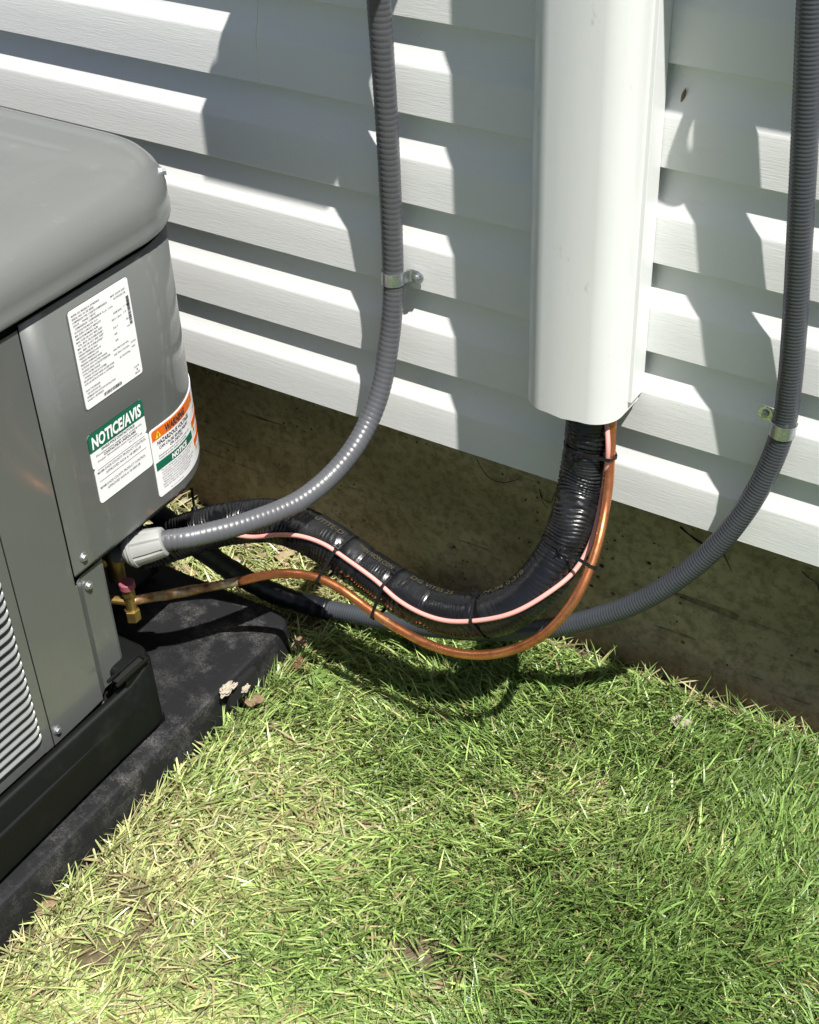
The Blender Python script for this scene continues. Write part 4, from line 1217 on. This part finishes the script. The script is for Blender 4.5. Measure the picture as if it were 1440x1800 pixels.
# ------------------------------------------------------------------ small things lying about
def crumple(name, P, size, mat, label, cat, seed, flat=.35, group=None, n=7):
    """a small curled dry leaf: warped lens outline with thickness"""
    r_ = random.Random(seed); V, F = [], []
    ph = r_.random() * 6; rot = Matrix.Rotation(r_.random() * 6.28, 4, 'Z') @ Matrix.Rotation(r_.uniform(-.5, .5), 4, 'X')
    for side in (0, 1):
        for i in range(n + 1):
            u = i / n; wd = math.sin(math.pi * min(max(u, .03), .97)) ** .8 * .42
            for j in range(5):
                v_ = (j / 4 - .5) * 2 * wd
                z = flat * (.55 * v_ * v_ + .22 * math.sin(u * 7 + ph) * .5 + .12 * math.sin(v_ * 9 + u * 5 + ph)) + side * .012
                V.append(P + rot @ (Vector((u - .5, v_ + .04 * math.sin(u * 11 + ph), z)) * size))
    m_ = 5; tot = (n + 1) * m_
    for sd in (0, 1):
        for i in range(n):
            for j in range(m_ - 1):
                q = (sd * tot + i * m_ + j, sd * tot + (i + 1) * m_ + j, sd * tot + (i + 1) * m_ + j + 1, sd * tot + i * m_ + j + 1)
                F.append(q if sd else q[::-1])
    for i in range(n):
        for j in (0, m_ - 1): F.append((i * m_ + j, (i + 1) * m_ + j, tot + (i + 1) * m_ + j, tot + i * m_ + j))
    o = link(name, fixn(mesh(name, V, F)), mat, None, True)
    return tag(o, label, cat, group)
M['leaf_red'] = simple('red_brown_leaf', (.13, .045, .032), .7, var=.6, scale=120)
M['leaf_pale'] = simple('bleached_leaf', (.33, .29, .23), .8, var=.5, scale=120)
M['leaf_tan'] = simple('tan_leaf', (.19, .125, .075), .8, var=.5, scale=120)
M['chip'] = simple('wood_chip', (.30, .23, .135), .9, var=.5, scale=90)
M['weed'] = simple('weed_leaf', (.11, .18, .04), .5, var=.3, scale=60)
crumple('dry_leaf', at(524, 1168, Z=GZ + .020), .028, M['leaf_red'], 'curled red brown dry leaf in the grass at the pad corner', 'leaf', 1, .8)
crumple('dry_leaf', at(528, 1128, Z=GZ + .040), .024, M['leaf_tan'], 'small tan dry leaf against the far corner of the pad', 'leaf', 2, .9)
crumple('dry_leaf', at(1196, 1270, Z=GZ + .018), .030, M['leaf_pale'], 'bleached white dry leaf lying in the grass near the foundation', 'leaf', 3, .7)
crumple('dry_leaf', at(445, 1232, Z=GZ + .030), .030, M['leaf_tan'], 'tan dry leaf wedged beside the lifting slot of the pad', 'leaf', 4, .5)
crumple('dry_leaf', at(78, 1590, Z=GZ + .012), .036, M['leaf_tan'], 'tan dry leaf at the pad edge by the left border', 'leaf', 6, .4)
# crumbs of packing in the lifting slot
ci = 0
for px_, py_, sz, lb in ((398, 1212, .022, 'largest pale crumb of packing on the pad edge above the slot'), (432, 1210, .013, 'small pale crumb of packing right of the largest crumb'), (410, 1206, .012, 'small pale crumb of packing behind the largest crumb')):
    bm = bmesh.new(); bmesh.ops.create_icosphere(bm, subdivisions=3, radius=.5)
    rr = random.Random(ci)
    P = at(px_, py_, Z=PADZ + .003)
    for v_ in bm.verts:
        k_ = 1 + .35 * math.sin(v_.co.x * 9 + ci) * math.sin(v_.co.y * 11) + .25 * math.sin(v_.co.z * 17 + v_.co.x * 13 + ci) + rr.uniform(-.1, .1)
        v_.co = P + Vector((v_.co.x * sz * .55 * k_, v_.co.y * sz * 1.1 * k_, v_.co.z * sz * .5 * k_))
    me = bpy.data.meshes.new('packing_crumb'); bm.to_mesh(me); bm.free()
    tag(link('packing_crumb', me, M['leaf_pale']), lb, 'crumb', 'crumbs of packing on the pad'); ci += 1
# wood chips on the dry strip behind the unit
rr = random.Random(21)
for i in range(34):
    px_, py_ = rr.uniform(285, 520), rr.uniform(868, 1010)
    P = at(px_, py_, Z=GZ + .012)
    if P.y > FY - .02 or on_pad(np.array(P.x), np.array(P.y)): continue
    L_c, W_c = rr.uniform(.010, .026), rr.uniform(.006, .013)
    me = box_me('wood_chip', (-L_c / 2, -W_c / 2, -.002), (L_c / 2, W_c / 2, .002), .0012, 1)
    for v_ in me.vertices: v_.co += Vector((rr.uniform(-1, 1), rr.uniform(-1, 1), rr.uniform(-.4, .4))) * .0018
    me.transform(Matrix.Translation(P) @ Matrix.Rotation(rr.random() * 6.28, 4, 'Z') @ Matrix.Rotation(rr.uniform(-.5, .5), 4, 'X') @ Matrix.Rotation(rr.uniform(-.4, .4), 4, 'Y'))
    tag(link('wood_chip', me, M['chip'] if i % 3 else M['leaf_pale']), 'pale wood chip on the dry strip between pad and foundation', 'wood chip', 'wood chips behind the air conditioner')
# round-leaved weed by the pad corner
wd_ = empty('weed', at(570, 1212, Z=GZ), 'small light green broad leaved weed in the grass by the pad corner', 'weed')
P = Vector(wd_.location) + Vector((0, 0, .020))
for i, a in enumerate((.3, 2.3, 4.4)):
    c_ = P + Vector((math.cos(a) * .012, math.sin(a) * .012, .002 * i))
    V = [c_ + Vector((0, 0, -.002))]; m_ = 14
    for k_ in range(m_):
        b_ = 2 * math.pi * k_ / m_; rad = .0105 * (1 - .25 * math.exp(-((b_ - a + math.pi) % (2 * math.pi) - math.pi) ** 2 * 6))
        V.append(c_ + Vector((math.cos(b_) * rad, math.sin(b_) * rad, .003 * math.sin(b_ * 2 + i))))
    F = [(0, 1 + k_, 1 + (k_ + 1) % m_) for k_ in range(m_)]
    link('leaf', mesh('leaf', V, F), M['weed'], wd_, True)
C_, _ = spline([Vector(wd_.location), Vector(wd_.location) + Vector((.002, .001, .015)), P], .004)
link('stem', sweep_me('stem', C_, .0010, 6), M['weed'], wd_)
# seed husk stuck on the siding
P = at(1202, 167, Y=.0075)
C_, _ = spline([P + Vector((.002, -.001, .008)), P, P + Vector((-.002, -.001, -.009))], .001)
n_ = len(C_)
tag(link('seed_husk', sweep_me('seed_husk', C_, .0022 * np.sin(np.linspace(.15, 3.0, n_)), 8), M['leaf_tan']), 'tiny brown seed husk stuck to the siding right of the duct cover', 'seed husk')
# hairline cracks and rootlets on the foundation
def crack(pts_, r_=.00045):
    C_, _ = spline([at(x, y, Y=FY - .0022) for x, y in pts_], .004)
    rr_ = np.array([r_ * (.5 + vnoise(i * .01, 0.0, .03, 5)) for i in range(len(C_))])
    link('crack', sweep_me('crack', C_, rr_, 6), M['recess_dark'], wall)
crack([(838, 806), (846, 822), (858, 838), (872, 846), (890, 848), (912, 842)])
crack([(948, 860), (955, 876), (968, 884), (975, 868), (984, 858)])
crack([(950, 868), (956, 886), (964, 893)])
crack([(1196, 926), (1212, 940), (1232, 954), (1246, 962), (1262, 972)], .0012)
crack([(1272, 975), (1280, 990), (1286, 1005)])
crack([(1410, 1005), (1425, 1018), (1436, 1024), (1440, 1040)])
